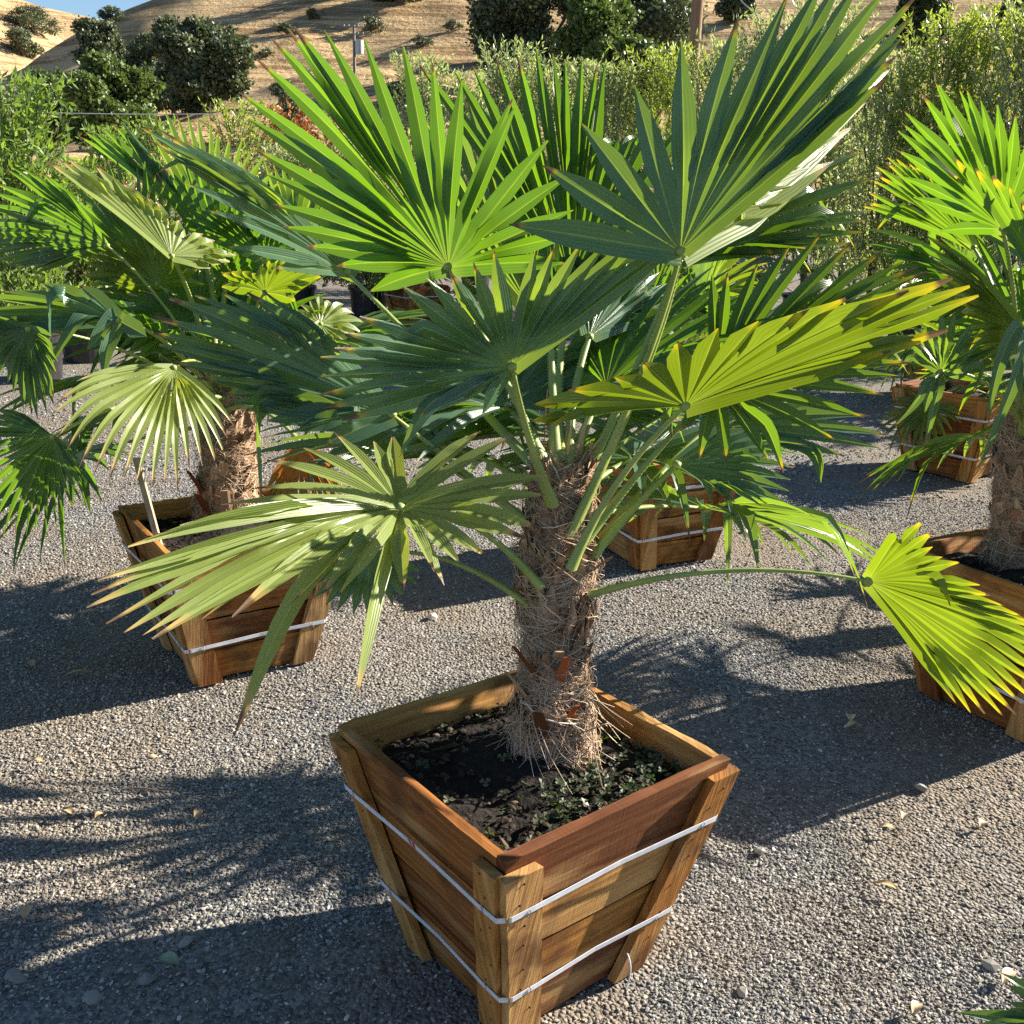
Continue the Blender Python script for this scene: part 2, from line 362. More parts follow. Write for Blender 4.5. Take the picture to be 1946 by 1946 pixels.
# ------------------------------------------------------------------ hills
def hill_mat():
    m, nt, bs = mat("dry_golden_grass")
    co = coords(nt, 'Object'); g = nz(nt, co, 0.9, 6, 0.65); b = nz(nt, co, 0.022, 5, 0.6)
    st = nz(nt, coords(nt, 'Object', (0.035, 0.035, 0.9)), 1.0, 5, 0.7)
    st2 = nz(nt, coords(nt, 'Object', (0.10, 0.10, 1.3)), 1.0, 4, 0.6)
    c = mixc(nt, g, (0.42, 0.29, 0.14), (0.64, 0.47, 0.26))
    c = mixc(nt, ramp(nt, st, [(0.47, (0, 0, 0)), (0.57, (0.9, 0.9, 0.9))]), c, (0.24, 0.15, 0.075))
    cl = nz(nt, co, 0.16, 6, 0.7); c = mixc(nt, ramp(nt, cl, [(0.56, (0, 0, 0)), (0.68, (0.75, 0.75, 0.75))]), c, (0.16, 0.11, 0.06))
    c = mixc(nt, ramp(nt, st2, [(0.55, (0, 0, 0)), (0.68, (0.5, 0.5, 0.5))]), c, (0.20, 0.13, 0.065))
    c = mixc(nt, ramp(nt, b, [(0.52, (0, 0, 0)), (0.66, (0.6, 0.6, 0.6))]), c, (0.21, 0.145, 0.075))
    nt.links.new(c, bs.inputs['Base Color']); bs.inputs['Roughness'].default_value = 0.95; bs.inputs['Specular IOR Level'].default_value = 0.1
    h = mth(nt, 'ADD', g, st2); bump(nt, h, 0.8, 0.9, bs)
    return m
M['hill'] = hill_mat()
class Hill:
    def __init__(s, pts, r0, r1, seed, amp):
        q = [azel(*p) for p in pts]; s.az = np.array([a for a, _ in q]); s.te = np.tan([e for _, e in q])
        s.r0, s.r1, s.seed, s.amp = r0, r1, seed, amp
    def z(s, az, r):
        e = np.interp(az, s.az, s.te); t = (r - s.r0) / (s.r1 - s.r0)
        if t <= 1:
            tt = max(t, 0.0) ** 0.85
            z = -0.4 * (1 - tt) + (CAM_Z + r * e) * tt
        else: z = CAM_Z + s.r1 * e - (r - s.r1) * 0.22
        k = min(1, max(0, t) * 4) * (1 if t > 1 else min(1, 0.25 + (1 - t) * 3))
        x, y = r * math.sin(az), r * math.cos(az)
        n = mnoise.noise(Vector((x / 34, y / 34, s.seed))) * 2.0 + mnoise.noise(Vector((x / 11, y / 11, s.seed + 5))) * 0.6
        return z + n * s.amp * k
    def mesh(s, na, nr):
        mb = MB(); A = np.linspace(s.az[0], s.az[-1], na); Rr = np.concatenate([np.linspace(s.r0, s.r1, nr), s.r1 + (s.r1 - s.r0) * np.array([.04, .12, .3])])
        V = [(r * math.sin(a), r * math.cos(a), s.z(a, r)) for r in Rr for a in A]
        mb.add(V, [[j * na + i, j * na + i + 1, (j + 1) * na + i + 1, (j + 1) * na + i] for j in range(len(Rr) - 1) for i in range(na - 1)])
        return tag(mb.build("hill", M['hill']), kind='structure')
    def hit(s, u, v):
        az, el = azel(u, v); te = math.tan(el); r = s.r0
        while r < s.r1:
            if (s.z(az, r) - CAM_Z) / r >= te: break
            r += 1.0
        return np.array([r * math.sin(az), r * math.cos(az), s.z(az, r)])
h_main = Hill([(-900, 420), (-400, 350), (-150, 240), (0, 149), (45, 132), (75, 109), (124, 80), (174, 52), (248, 20), (296, 0), (380, -45), (520, -70), (760, -75), (1100, -70), (1500, -80), (1900, -60), (2400, -60), (3200, -20)], 70, 270, 1.3, 2.6)
h_left = Hill([(-900, -340), (-400, -190), (-150, -70), (0, 6), (40, 25), (75, 48), (119, 76), (165, 125), (230, 200), (330, 300)], 275, 430, 4.7, 1.2)
h_far = Hill([(-900, -280), (-300, -110), (41, 0), (82, 15), (139, 27), (196, 39), (260, 62), (420, 120), (700, 200)], 440, 640, 8.1, 1.5)
h_main.mesh(230, 90); h_left.mesh(90, 50); h_far.mesh(90, 30)

# ------------------------------------------------------------------ trees and shrubs
M['oak'] = foliage_mat("oak_foliage", (0.040, 0.060, 0.032), (0.15, 0.18, 0.09), (0.12, 0.16, 0.04), 0.18)
M['oakg'] = foliage_mat("green_tree_foliage", (0.035, 0.070, 0.018), (0.16, 0.22, 0.055), (0.15, 0.24, 0.03), 0.22)
M['cyp'] = foliage_mat("cypress_foliage", (0.018, 0.040, 0.014), (0.060, 0.10, 0.03), (0.06, 0.1, 0.02), 0.15)
M['olive'] = foliage_mat("olive_foliage", (0.17, 0.21, 0.10), (0.46, 0.49, 0.32), (0.42, 0.52, 0.13), 0.42, 0.4)
M['olivey'] = foliage_mat("yellow_green_foliage", (0.16, 0.22, 0.035), (0.38, 0.44, 0.13), (0.46, 0.58, 0.05), 0.36, 0.45)
M['bush'] = foliage_mat("bright_leaf_foliage", (0.085, 0.15, 0.030), (0.24, 0.33, 0.10), (0.30, 0.46, 0.04), 0.35, 0.38)
M['redbush'] = foliage_mat("russet_foliage", (0.30, 0.15, 0.03), (0.45, 0.16, 0.07), (0.5, 0.2, 0.05), 0.3)
M['trunk'] = simple("tree_bark", (0.07, 0.05, 0.035), (0.17, 0.13, 0.10), 6, 0.9, 0.5, 0.05, sc=(3, 3, .6))

def leafquads(P, D, Nn, L, W, A):
    """diamond leaves: base P, direction D, normal Nn"""
    n = len(P); Sd = np.cross(D, Nn); Sd /= np.linalg.norm(Sd, axis=1)[:, None] + 1e-9
    L = np.broadcast_to(L, (n,))[:, None]; W = np.broadcast_to(W, (n,))[:, None]
    V = np.stack([P, P + D * L * .45 + Sd * W, P + D * L, P + D * L * .45 - Sd * W], 1)
    F = np.arange(4 * n).reshape(n, 4)
    return V.reshape(-1, 3), F, np.repeat(A, 4)
def unit(v): return v / (np.linalg.norm(v, axis=-1, keepdims=True) + 1e-9)
def crown_mesh(lumps, n_cl, per, size, r_cl):
    """foliage from small leaf faces gathered in clumps over uneven lumps"""
    mb = MB(); wts = np.array([l[3] * l[4] for l in lumps]); wts = wts / wts.sum()
    k = rng.choice(len(lumps), n_cl, p=wts); Lm = np.array([l[:3] for l in lumps])[k]; Rd = np.array([[l[3], l[3], l[4]] for l in lumps])[k]
    d = unit(rng.normal(size=(n_cl, 3))); rr = rng.uniform(.55, 1.0, (n_cl, 1)) ** .6
    Cc = Lm + d * Rd * rr
    P = np.repeat(Cc, per, 0) + rng.normal(size=(n_cl * per, 3)) * r_cl * np.array([1, 1, .7])
    out = np.repeat(d, per, 0); D = unit(rng.normal(size=P.shape) + out * .5); Nn = unit(rng.normal(size=P.shape) + out * .8)
    A = np.clip(np.repeat(rng.uniform(.1, .8, n_cl), per) + rng.normal(0, .18, len(P)), 0, 1)
    s = size * rng.uniform(.6, 1.3, len(P))
    V, F, A4 = leafquads(P, D, Nn, s, s * .42, A); mb.add(V, F, None, A4)
    return mb
def tree(name, base, h, wd, seed, label, group, m, ncl=220, per=34, trunk_f=.10, cone=False, size=None, style='round'):
    global rng
    rng = np.random.default_rng(seed); base = np.array(base, float)
    root = empty(name, base, label, "tree", group)
    tb = MB(); tr = wd * .035 + .02 * h
    top = base + np.array([rng.normal(0, .04) * wd, rng.normal(0, .04) * wd, h * (.62 if not cone else .9)])
    tube(tb, bez(base - np.array([0, 0, .4]), base + np.array([rng.normal(0, .06) * wd, 0, h * .25]), top, 8), np.linspace(tr, tr * .3, 8), 7)
    lumps = []
    if cone:
        for k in range(7):
            t = k / 6; lumps.append((base[0], base[1], base[2] + h * (.1 + .82 * t), wd * .5 * (1 - .75 * t ** 1.6), h * .11))
    else:
        for k in range(13):
            a = rng.uniform(0, 6.28); q = rng.uniform(.10, .42) * wd; zz = base[2] + h * (trunk_f + .08 + (.74 - trunk_f) * (k + rng.uniform(0, 1)) / 13)
            rad = wd * rng.uniform(.12, .25) * (1.1 if k < 4 else .9)
            c = np.array([base[0] + q * math.cos(a), base[1] + q * math.sin(a), zz])
            lumps.append((*c, rad, min(h * .17, rad * .85)))
            tube(tb, bez(base + np.array([0, 0, h * trunk_f]), (base + c) / 2 + np.array([0, 0, h * .1]), c, 6), np.linspace(tr * .55, tr * .1, 6), 5)
        lumps.append((base[0], base[1], base[2] + h * .82, wd * .2, h * .15))
    tb.build("trunk", M['trunk'], root)
    crown_mesh(lumps, int(ncl * 2.0), int(per * 1.3), size or min(.48, wd * .045), wd * .036).build("crown", M[m], root, smooth=False)
    return root
def px_tree(hill, name, u, vt, vb, wpx, seed, label, group, m, **k):
    b = hill.hit(u, vb); d = np.linalg.norm(b - CP); s = d / 1973.7
    return tree(name, b, (vb - vt) * s * 1.02, wpx * s, seed, label, group, m, **k)
OG = "oaks on the dry hillside"
px_tree(h_left, "oak_tree", 64, 27, 66, 74, 11, "spreading dark oak higher up the bright golden slope at far left", OG, 'oak', ncl=120, per=26)
px_tree(h_left, "oak_tree", 44, 68, 108, 60, 12, "small oak lower down the bright golden slope at far left, trunk showing", OG, 'oak', ncl=100, per=26)
px_tree(h_main, "oak_tree", 213, 20, 44, 40, 13, "low dark oak standing alone on the skyline in the valley gap", OG, 'oak', ncl=80, per=26)
px_tree(h_main, "oak_tree", 205, 62, 150, 105, 14, "rounded dark oak behind the utility pole with the three wires", OG, 'oak', ncl=260)
px_tree(h_main, "oak_tree", 285, 92, 215, 80, 15, "narrow dark oak between the two taller oaks on the left hillside", OG, 'oak', ncl=240)
px_tree(h_main, "oak_tree", 390, 72, 215, 145, 16, "tallest dark oak on the left hillside, long shade on its right", OG, 'oak', ncl=420)
px_tree(h_main, "oak_tree", 445, 64, 118, 60, 17, "small grey oak just above the tallest left hillside oak", OG, 'oak', ncl=120)
px_tree(h_main, "oak_tree", 330, 130, 222, 90, 18, "dark oak filling the gap at the foot of the left hillside", OG, 'oak', ncl=240)
px_tree(h_main, "broadleaf_tree", 115, 168, 275, 120, 19, "mid green tree in front of the oaks, left of the wires' pole", "green trees at the hill foot", 'oakg', ncl=260)
px_tree(h_main, "broadleaf_tree", 210, 140, 285, 150, 20, "yellow green bushy tree under the utility pole with the three wires", "green trees at the hill foot", 'oakg', ncl=420)
px_tree(h_main, "oak_tree", 945, 66, 125, 80, 21, "grey green oak at the left edge of the large central grove", OG, 'oak', ncl=160)
px_tree(h_main, "oak_tree", 1010, -22, 190, 200, 22, "very large dark oak at the left of the central grove above the palm", OG, 'oak', ncl=520)
px_tree(h_main, "oak_tree", 1195, -50, 190, 240, 23, "very large dark oak behind the brown utility pole", OG, 'oak', ncl=520)
px_tree(h_main, "broadleaf_tree", 1110, 20, 215, 170, 24, "mid green tree between the two very large dark oaks", "green trees at the hill foot", 'oakg', ncl=380)
px_tree(h_main, "broadleaf_tree", 1190, 95, 240, 150, 44, "green tree low in front of the central grove", "green trees at the hill foot", 'oakg', ncl=300)
px_tree(h_main, "oak_tree", 1400, -8, 42, 80, 25, "oak up the slope right of the brown utility pole", OG, 'oak', ncl=150)
px_tree(h_main, "oak_tree", 545, 168, 262, 60, 26, "small dark hillside tree behind the upright left blades of the large palm", OG, 'oak', ncl=120)
px_tree(h_main, "oak_tree", 760, -32, 12, 120, 27, "oak cut by the top edge above the transformer pole", OG, 'oak', ncl=180)
px_tree(h_main, "oak_tree", 640, -60, -10, 130, 28, "oak just beyond the top edge, its shade lying on the hill", OG, 'oak', ncl=160)
px_tree(h_main, "oak_tree", 880, -50, -6, 120, 29, "oak beyond the top edge above the grassy gully", OG, 'oak', ncl=160)
px_tree(h_main, "cypress_tree", 1746, -130, 88, 84, 30, "tall dark columnar cypress right of the tallest fan leaf", "cypress", 'cyp', cone=True, ncl=520, per=40)
px_tree(h_main, "oak_tree", 1935, -10, 40, 70, 31, "dark hillside oak at the top right corner", OG, 'oak', ncl=140)
for q_, (u_, vb_, w_) in enumerate([(545, 70, 40), (705, 62, 46), (805, 92, 40), (600, 40, 36), (860, 60, 34), (505, 110, 30)]):
    px_tree(h_main, "hillside_shrub", u_, vb_ - w_ * .5, vb_, w_, 60 + q_, "dark brush on the golden hill, " + ("left of the tips of the upright left leaf", "just above the transformer pole", "right of the transformer pole", "high up and left of the transformer pole", "high up and right of the transformer pole", "lowest and leftmost of the brush")[q_], "dark brush on the hill", 'oak', ncl=50, per=20)
px_tree(h_main, "oak_tree", 760, 165, 200, 70, 32, "dark low tree behind the olives, left of the central grove", OG, 'oak', ncl=120)

def pot(base, r, h, label="black plastic nursery pot under a background shrub"):
    mb = MB(); n = 28; prof = [(0.0, .012), (.80, .012), (.80, 0), (.84, .02), (.97, .90), (1.05, .90), (1.05, 1.0), (.98, 1.0), (.94, .90), (0, .88)]
    V = [(base[0] + r * p * math.cos(6.2832 * j / n), base[1] + r * p * math.sin(6.2832 * j / n), base[2] + h * z) for p, z in prof for j in range(n)]
    mb.add(V, [[k * n + j, k * n + (j + 1) % n, (k + 1) * n + (j + 1) % n, (k + 1) * n + j] for k in range(len(prof) - 1) for j in range(n)])
    return tag(mb.build("nursery_pot", M['pot'], smooth=False, loc=base), label, "pot", "black nursery pots at the back of the yard")
def shrub(name, u, vtop, wpx, D, seed, label, m, group, nsh=170, lpl=34, L=.055, W=.0075, potl=None, spread=.5, potr=.24):
    """upright leafy shoots fanning from a short stem, growing in a pot"""
    global rng
    rng = np.random.default_rng(seed)
    r = ray(u, 500); base = np.array([r[0], r[1], 0]) / math.hypot(r[0], r[1]) * D
    az, el = azel(u, vtop); H = CAM_Z + D * math.tan(el); Wd = wpx * D / 1973.7
    pot(base, potr, .42, potl or "black plastic nursery pot under a background shrub")
    root = empty(name, base + np.array([0, 0, .37]), label, "shrub", group)
    tb = MB(); lb = MB()
    for k in range(4):
        tp = base + np.array([rng.normal(0, .12) * Wd, rng.normal(0, .12) * Wd, H * .7]); tube(tb, bez(base + np.array([0, 0, .37]), base + np.array([rng.normal(0, .06), rng.normal(0, .06), H * .4]), tp, 6), np.linspace(.022, .007, 6), 5)
    P = []; D_ = []; A = []
    for k in range(nsh):
        zb = rng.uniform(.16, .9) * H; a = rng.uniform(0, 6.28); q = rng.uniform(0, 1) ** .6 * Wd * .42 * (1 - .5 * max(0, zb / H - .55) / .45)
        b = base + np.array([q * math.cos(a), q * math.sin(a), max(zb, .42)])
        ln = H * rng.uniform(.14, .26) * (1.15 if zb > .7 * H else 1)
        d = unit(np.array([math.cos(a) * spread * rng.uniform(.2, 1.2), math.sin(a) * spread * rng.uniform(.2, 1.2), 1.0]) + rng.normal(0, .2, 3))
        if b[2] + d[2] * ln > H * 1.03: ln *= max(.3, (H * 1.03 - b[2]) / (d[2] * ln))
        tube(tb, np.array([b, b + d * ln * .5, b + d * ln]), np.array([.005, .004, .002]), 3, caps=False)
        t = np.linspace(.02, 1, lpl); pp = b + d * ln * t[:, None] + rng.normal(0, .012, (lpl, 3))
        dd = unit(rng.normal(0, .75, (lpl, 3)) + d * .9)
        P.append(pp); D_.append(dd); A.append(np.clip(rng.uniform(.2, .75) + rng.normal(0, .22, lpl), 0, 1))
    P = np.concatenate(P); D_ = np.concatenate(D_); A = np.concatenate(A)
    V, F, A4 = leafquads(P, D_, unit(rng.normal(size=P.shape)), L * rng.uniform(.7, 1.3, len(P)), W * rng.uniform(.8, 1.3, len(P)), A)
    lb.add(V, F, None, A4); tb.build("stem", M['trunk'], root); lb.build("crown", M[m], root, smooth=False)
    return root
SG = "potted shrubs along the back of the yard"
shrub("leafy_shrub", 45, 168, 165, 9.3, 101, "tall bright green leafy shrub at the left edge in a black pot", 'bush', SG, 190, 30, .085, .013, potl="large black nursery pot in the open at the left edge")
shrub("leafy_shrub", -60, 250, 200, 10.6, 102, "green shrub cut by the left edge behind the bright one", 'bush', SG, 150, 30, .08, .012, potl="black nursery pot cut by the left edge of the photo")
shrub("leafy_shrub", 150, 320, 110, 10.2, 103, "low leafy shrub just right of the tall bright left shrub", 'bush', SG, 130, 30, .08, .012)
shrub("leafy_shrub", 225, 255, 70, 14, 104, "pointed green shrub behind the left palm's upright leaf", 'bush', SG, 110, 28, .08, .012)
shrub("leafy_shrub", 318, 240, 80, 15, 105, "green shrub under the dark oaks, second from the left palm's upright leaf", 'bush', SG, 110, 28, .08, .012)
shrub("leafy_shrub", 465, 205, 110, 16, 106, "yellow green shrub left of the russet bush", 'olivey', SG, 130, 30, .08, .011)
shrub("russet_bush", 560, 215, 130, 19, 107, "russet and orange autumn coloured bush left of the large palm leaf", 'redbush', "russet bushes", 120, 30, .09, .02)
shrub("russet_bush", 650, 235, 130, 19.5, 108, "paler russet bush behind the large palm's left blades", 'redbush', "russet bushes", 120, 30, .09, .02)
for k, (u, vt, wp, D, mm, lb_) in enumerate([
    (560, 290, 170, 13, 'olive', "low olive shrub in front of the russet bushes"), (700, 270, 150, 13, 'olive', "low olive shrub behind the large palm's left fan"),
    (800, 122, 130, 17, 'olive', "silvery olive shrub behind the tips of the upright back leaf"), (905, 150, 100, 17, 'olive', "silvery olive shrub left of the central grove's dark base"),
    (965, 98, 95, 16, 'olive', "silvery olive shrub reaching up in front of the very large left oak"), (1050, 130, 120, 16, 'olive', "olive shrub behind the middle of the upright back leaf"),
    (1150, 140, 120, 15, 'olive', "olive shrub right of the upright back leaf"), (1245, 105, 120, 15, 'olivey', "yellow green olive left of the brown utility pole"),
    (1350, 95, 120, 14.5, 'olive', "olive shrub right of the brown utility pole"), (1435, 48, 120, 14, 'olive', "tall olive between the blades of the big right leaf"),
    (1530, 30, 120, 14, 'olive', "olive hidden behind the big right leaf"), (1660, 110, 150, 12.8, 'olive', "grey green olive right of the big leaf's pale lower blades"),
    (1745, 52, 130, 12.4, 'olivey', "olive below the dark cypress"), (1825, 45, 130, 12.6, 'olivey', "bright yellow green olive second from the right edge"),
    (1915, 25, 150, 12, 'olive', "tallest silvery olive at the right edge"), (2020, 20, 170, 12.4, 'olive', "olive beyond the right edge"),
    (1600, 230, 140, 14.5, 'olive', "low olive behind the pale blades of the big right leaf")]):
    shrub("olive_shrub", u, vt, wp, D, 200 + k, lb_, mm, SG, 230, 40, .075, .0105, spread=.45)

# ------------------------------------------------------------------ poles and wires
def pole(u, vtop, vbot, D, rad, m, label, arm=0.0, arms=1):
    r = ray(u, 400); b = np.array([r[0], r[1], 0]) / math.hypot(r[0], r[1]) * D
    zt = CAM_Z + D * math.tan(azel(u, vtop)[1]); zb = vbot if vbot is not None else -0.3
    root = empty("utility_pole", (b[0], b[1], zb), label, "utility pole", "utility poles")
    mb = MB(); tube(mb, [(b[0], b[1], zb), (b[0], b[1], (zb + zt) / 2), (b[0], b[1], zt)], [rad, rad * .92, rad * .8], 14); mb.build("post", m, root)
    for k in range(arms if arm else 0):
        z = zt - .25 - .9 * k; a = MB()
        tube(a, [(b[0] - arm, b[1] - rad, z), (b[0] + arm, b[1] - rad - .02, z)], rad * .42, 6); xo = a.build("crossarm", m, root)
        for sx in (-.9, -.45, .45, .9):
            i = MB(); tube(i, [(b[0] + arm * sx, b[1] - rad, z + rad * .4), (b[0] + arm * sx, b[1] - rad, z + rad * .4 + .22)], [.07, .05], 6); i.build("insulator", M['wire'], xo)
    return root, np.array([b[0], b[1], zt])
pole(1297, -260, None, 26, .145, M['pole'], "thick brown timber utility pole rising out of the olives")
hz = h_main.hit(678, 165)[2]; 
p1, p1t = pole(678, 48, hz - .5, math.hypot(*h_main.hit(678, 165)[:2]), .22, M['polegrey'], "grey utility pole with a transformer on the hillside left of centre", 1.4, 2)
mb = MB(); tube(mb, [p1t + np.array([.75, -.3, -3.6]), p1t + np.array([.75, -.3, -1.9])], .55, 12); mb.build("transformer", M['wire'], p1)
hb = h_main.hit(182, 200); p2, p2t = pole(182, 134, hb[2] - .5, math.hypot(*hb[:2]) - 12, .14, M['pole'], "brown utility pole carrying three pale wires at the left", 1.2, 2)
hc = h_main.hit(26, 178); p3, p3t = pole(26, 141, hc[2] - .5, math.hypot(*hc[:2]), .16, M['polegrey'], "small distant pole with crossarms at the left edge", 1.6, 2)
def wire(a, b, sag, r, label):
    t = np.linspace(0, 1, 17)[:, None]; P = a + (b - a) * t; P[:, 2] -= sag * 4 * t[:, 0] * (1 - t[:, 0])
    mb = MB(); tube(mb, P, r, 4, caps=False); tag(mb.build("power_line", M['wire'], loc=a), label, "wire", "overhead wires")
dl = np.linalg.norm(p2t - CP)
wire(p2t + np.array([-1, 0, -.2]), at(-260, 168, dl * 1.15), 1.0, .045, "topmost pale wire running left from the brown pole")
wire(p2t + np.array([1, 0, -1.1]), at(-260, 172, dl * 1.1), 1.1, .045, "middle pale wire running left from the brown pole")
wire(p2t + np.array([-1, 0, -1.1]), at(-260, 180, dl * 1.05), 1.2, .045, "lowest pale wire running left from the brown pole")
wire(p2t + np.array([1, 0, -.2]), at(420, 172, dl * 1.1), .4, .035, "upper pale wire running right from the brown pole")
wire(p2t + np.array([1, 0, -1.1]), at(420, 180, dl * 1.1), .4, .035, "lower pale wire running right from the brown pole")
wire(at(-200, 200, 60), at(520, 214, 60), .25, .022, "single thin wire crossing low in front of the dark oaks")
wire(at(1380, -30, 40), at(1480, 60, 32), .1, .022, "thin slanting guy wire at the top, right of the brown pole")

# ------------------------------------------------------------------ planter boxes
def plank(mb, fn, s0, s1, t0, t1, d0, d1, a, ns=14, jit=.0026, vertical=False):
    """board on a face: fn(s, t, depth) gives the 3D point; s0/s1 give (at t0, at t1) ends; grain along the long way"""
    off = rng.uniform(0, 40, 2); P = []; UV = []
    ts = np.linspace(0, 1, ns + 1)
    wob = np.cumsum(rng.normal(0, jit, (ns + 1, 4)), 0); wob -= wob.mean(0)
    for k, q in enumerate(ts):
        for j, (e, d) in enumerate(((0, d0), (1, d0), (1, d1), (0, d1))):
            if not vertical:
                t = t1 if e else t0; sa, sb = (s0[1], s1[1]) if e else (s0[0], s1[0]); s = sa + (sb - sa) * q
                tt = t + (wob[k, j] if 0 < k < ns else 0) * (1 if e else -1)
                P.append(fn(s, tt, d)); UV.append((s + off[0], (t if True else 0) * .52 + (d * 1.0) + off[1]))
            else:
                t = t0 + (t1 - t0) * q; sl = s0[0] + (s0[1] - s0[0]) * q; sr = s1[0] + (s1[1] - s1[0]) * q
                s = (sr if e else sl) + wob[k, j] * .6
                P.append(fn(s, t, d)); UV.append((t * .52 + off[0], s + d + off[1]))
    F = [[k * 4 + j, k * 4 + (j + 1) % 4, k * 4 + 4 + (j + 1) % 4, k * 4 + 4 + j] for k in range(ns) for j in range(4)]
    F += [[0, 3, 2, 1], [ns * 4, ns * 4 + 1, ns * 4 + 2, ns * 4 + 3]]
    mb.add(P, F, UV, a)
def planter(cx, cy, rot, a, b, H, label, seed, red=False, stp=(.30, .75), soil_drop=.058, nails=False):
    global rng
    rng = np.random.default_rng(seed)
    root = empty("planter_box", (cx, cy, 0), label, "planter box", "tapered timber planter boxes")
    TH = .021; BW = .062; a0, b0 = a - TH, b - TH
    Z0 = .012
    def dist(t): return b0 + (a0 - b0) * t
    def facefn(k):
        an = rot + R_(-45 + 90 * k); n = np.array([math.cos(an), math.sin(an), 0]); s_ = np.array([-math.sin(an), math.cos(an), 0])
        def f(s, t, d): return np.array([cx, cy, 0]) + n * (dist(t) + d) + s_ * s + np.array([0, 0, Z0 + (H - Z0) * t])
        return f
    rows = [(0, .228), (.244, .468), (.486, .706), (.722, 1.0)]
    for k in range(4):
        f = facefn(k); mb = MB()
        for r, (t0, t1) in enumerate(rows):
            t1j = t1 + (rng.uniform(-.012, .006) if r == 3 else 0)
            cut = 0 if k % 2 == 0 else TH + .001
            e0, e1 = dist(t0) - cut, dist(t1j) - cut; dd = rng.uniform(-.009, .001) + (.003 if r == 3 else 0)
            plank(mb, f, (-e0, -e1), (e0, e1), t0, t1j, -TH, dd, rng.uniform(0, .96))
        o = mb.build("side_panel", M['wood'], root, smooth=False)
        for sgn in (-1, 1):
            mb = MB(); top = 1.0 - rng.uniform(.025, .055); ext = .0 if k % 2 else TH - .004
            e = lambda t: dist(t) + ext
            if sgn < 0: plank(mb, f, (-e(0), -e(top)), (-e(0) + BW + ext, -e(top) + BW + ext), 0, top, .0045, TH + .0045, rng.uniform(.15, .98), 12, .0019, True)
            else: plank(mb, f, (e(0) - BW - ext, e(top) - BW - ext), (e(0), e(top)), 0, top, .0045, TH + .0045, rng.uniform(.15, .98), 12, .0019, True)
            cb = mb.build("corner_batten", M['wood'], root, smooth=False)
            if nails:
                for tn in (.08, .2, .34, .45, .6, .68, .82, .9):
                    nm = MB(); pc = f(sgn * (dist(tn) - rng.uniform(.012, .04)), tn + rng.uniform(-.02, .02), TH + .0045); on = unit(pc - np.array([cx, cy, pc[2]])); x_, y_ = frame(on)
                    ring_ = [pc + .0028 * (math.cos(g) * x_ + math.sin(g) * y_) + on * h_ for h_ in (0, .0012) for g in np.linspace(0, 5.24, 6)]
                    nm.add(ring_, [[6, 7, 8, 9, 10, 11]]); nm.add(ring_, [[j, (j + 1) % 6, 6 + (j + 1) % 6, 6 + j] for j in range(6)]); nm.build("nail", M['rust'], cb, smooth=False)
    # floor
    mb = MB(); f0 = facefn(0)
    zz = .05; q = dist(.08) - TH; c, s = math.cos(rot + R_(-45)), math.sin(rot + R_(-45))
    pts = [(cx + c * x - s * y, cy + s * x + c * y, z) for z in (zz - .02, zz) for x, y in ((-q, -q), (q, -q), (q, q), (-q, q))]
    mb.add(pts, [[3, 2, 1, 0], [4, 5, 6, 7], [0, 1, 5, 4], [1, 2, 6, 5], [2, 3, 7, 6], [3, 0, 4, 7]]); mb.build("base_board", M['wood'], root, smooth=False)
    # straps
    for si, tc in enumerate(stp):
        path = []
        for k in range(4):
            f = facefn(k); d = TH + .0065; e = dist(tc) + (TH if True else 0)
            tt = lambda q: tc + .012 * math.sin(q * 2 + k + si)
            path += [f(-e + .012, tt(0), d), f(-e + BW, tt(.2), d), f(0, tt(.5), d - .006), f(e - BW, tt(.8), d), f(e - .012, tt(1), d)]
        path = np.array(path); n = len(path); mb = MB(); V = []; UV = []
        cen = np.array([cx, cy, 0])
        for p in path:
            o = unit((p - cen) * np.array([1, 1, 0])); up = np.array([0, 0, 1.0]) + o * (a0 - b0) / H; up = unit(up)
            for du, do in ((-.0066, 0), (.0066, 0), (.0066, .0016), (-.0066, .0016)): V.append(p + up * du + o * do); UV.append((0, 0))
        F = [[i * 4 + j, i * 4 + (j + 1) % 4, ((i + 1) % n) * 4 + (j + 1) % 4, ((i + 1) % n) * 4 + j] for i in range(n) for j in range(4)]
        mb.add(V, F, UV); so_ = mb.build("strap", M['strap'], root, smooth=False)
        for k in (0, 3):
            f = facefn(k); e = dist(tc)
            for sx in (-e + .03, e - .03):
                st = MB(); pp = [f(sx + q, tc + w / H, TH + dd) for q, w, dd in ((0, -.009, .006), (0, -.009, .0095), (0, .009, .0095), (0, .009, .006))]
                tube(st, pp, .0011, 4); st.build("staple", M['steel'], so_)
            if red and k == 3 or (red == 2 and k == 0):
                rm = MB(); sx = -.02 if si else .03
                for q in (0, .013):
                    cs = [f(sx + q + x, tc + .012 * math.sin(1 + k + si) * .95 + z / H, TH + .0065 - .006 + .0022) for x, z in ((-.005, -.0062), (.005, -.0062), (.005, .0062), (-.005, .0062))]
                    rm.add(cs, [[0, 1, 2, 3]])
                rm.build("printed_mark", M['red'], so_, smooth=False)
    # soil
    mb = MB(); g = 40; z0 = H - soil_drop; q = dist(z0 / H) - TH - .002; V = []
    for j in range(g + 1):
        for i in range(g + 1):
            x = -q + 2 * q * i / g; y = -q + 2 * q * j / g; X, Y = cx + c * x - s * y, cy + s * x + c * y
            z = z0 + .02 * mnoise.noise(Vector((X * 9, Y * 9, seed))) + .009 * mnoise.noise(Vector((X * 40, Y * 40, seed))) + .03 * (1 - min(1, math.hypot(x, y) / .16))
            V.append((X, Y, z))
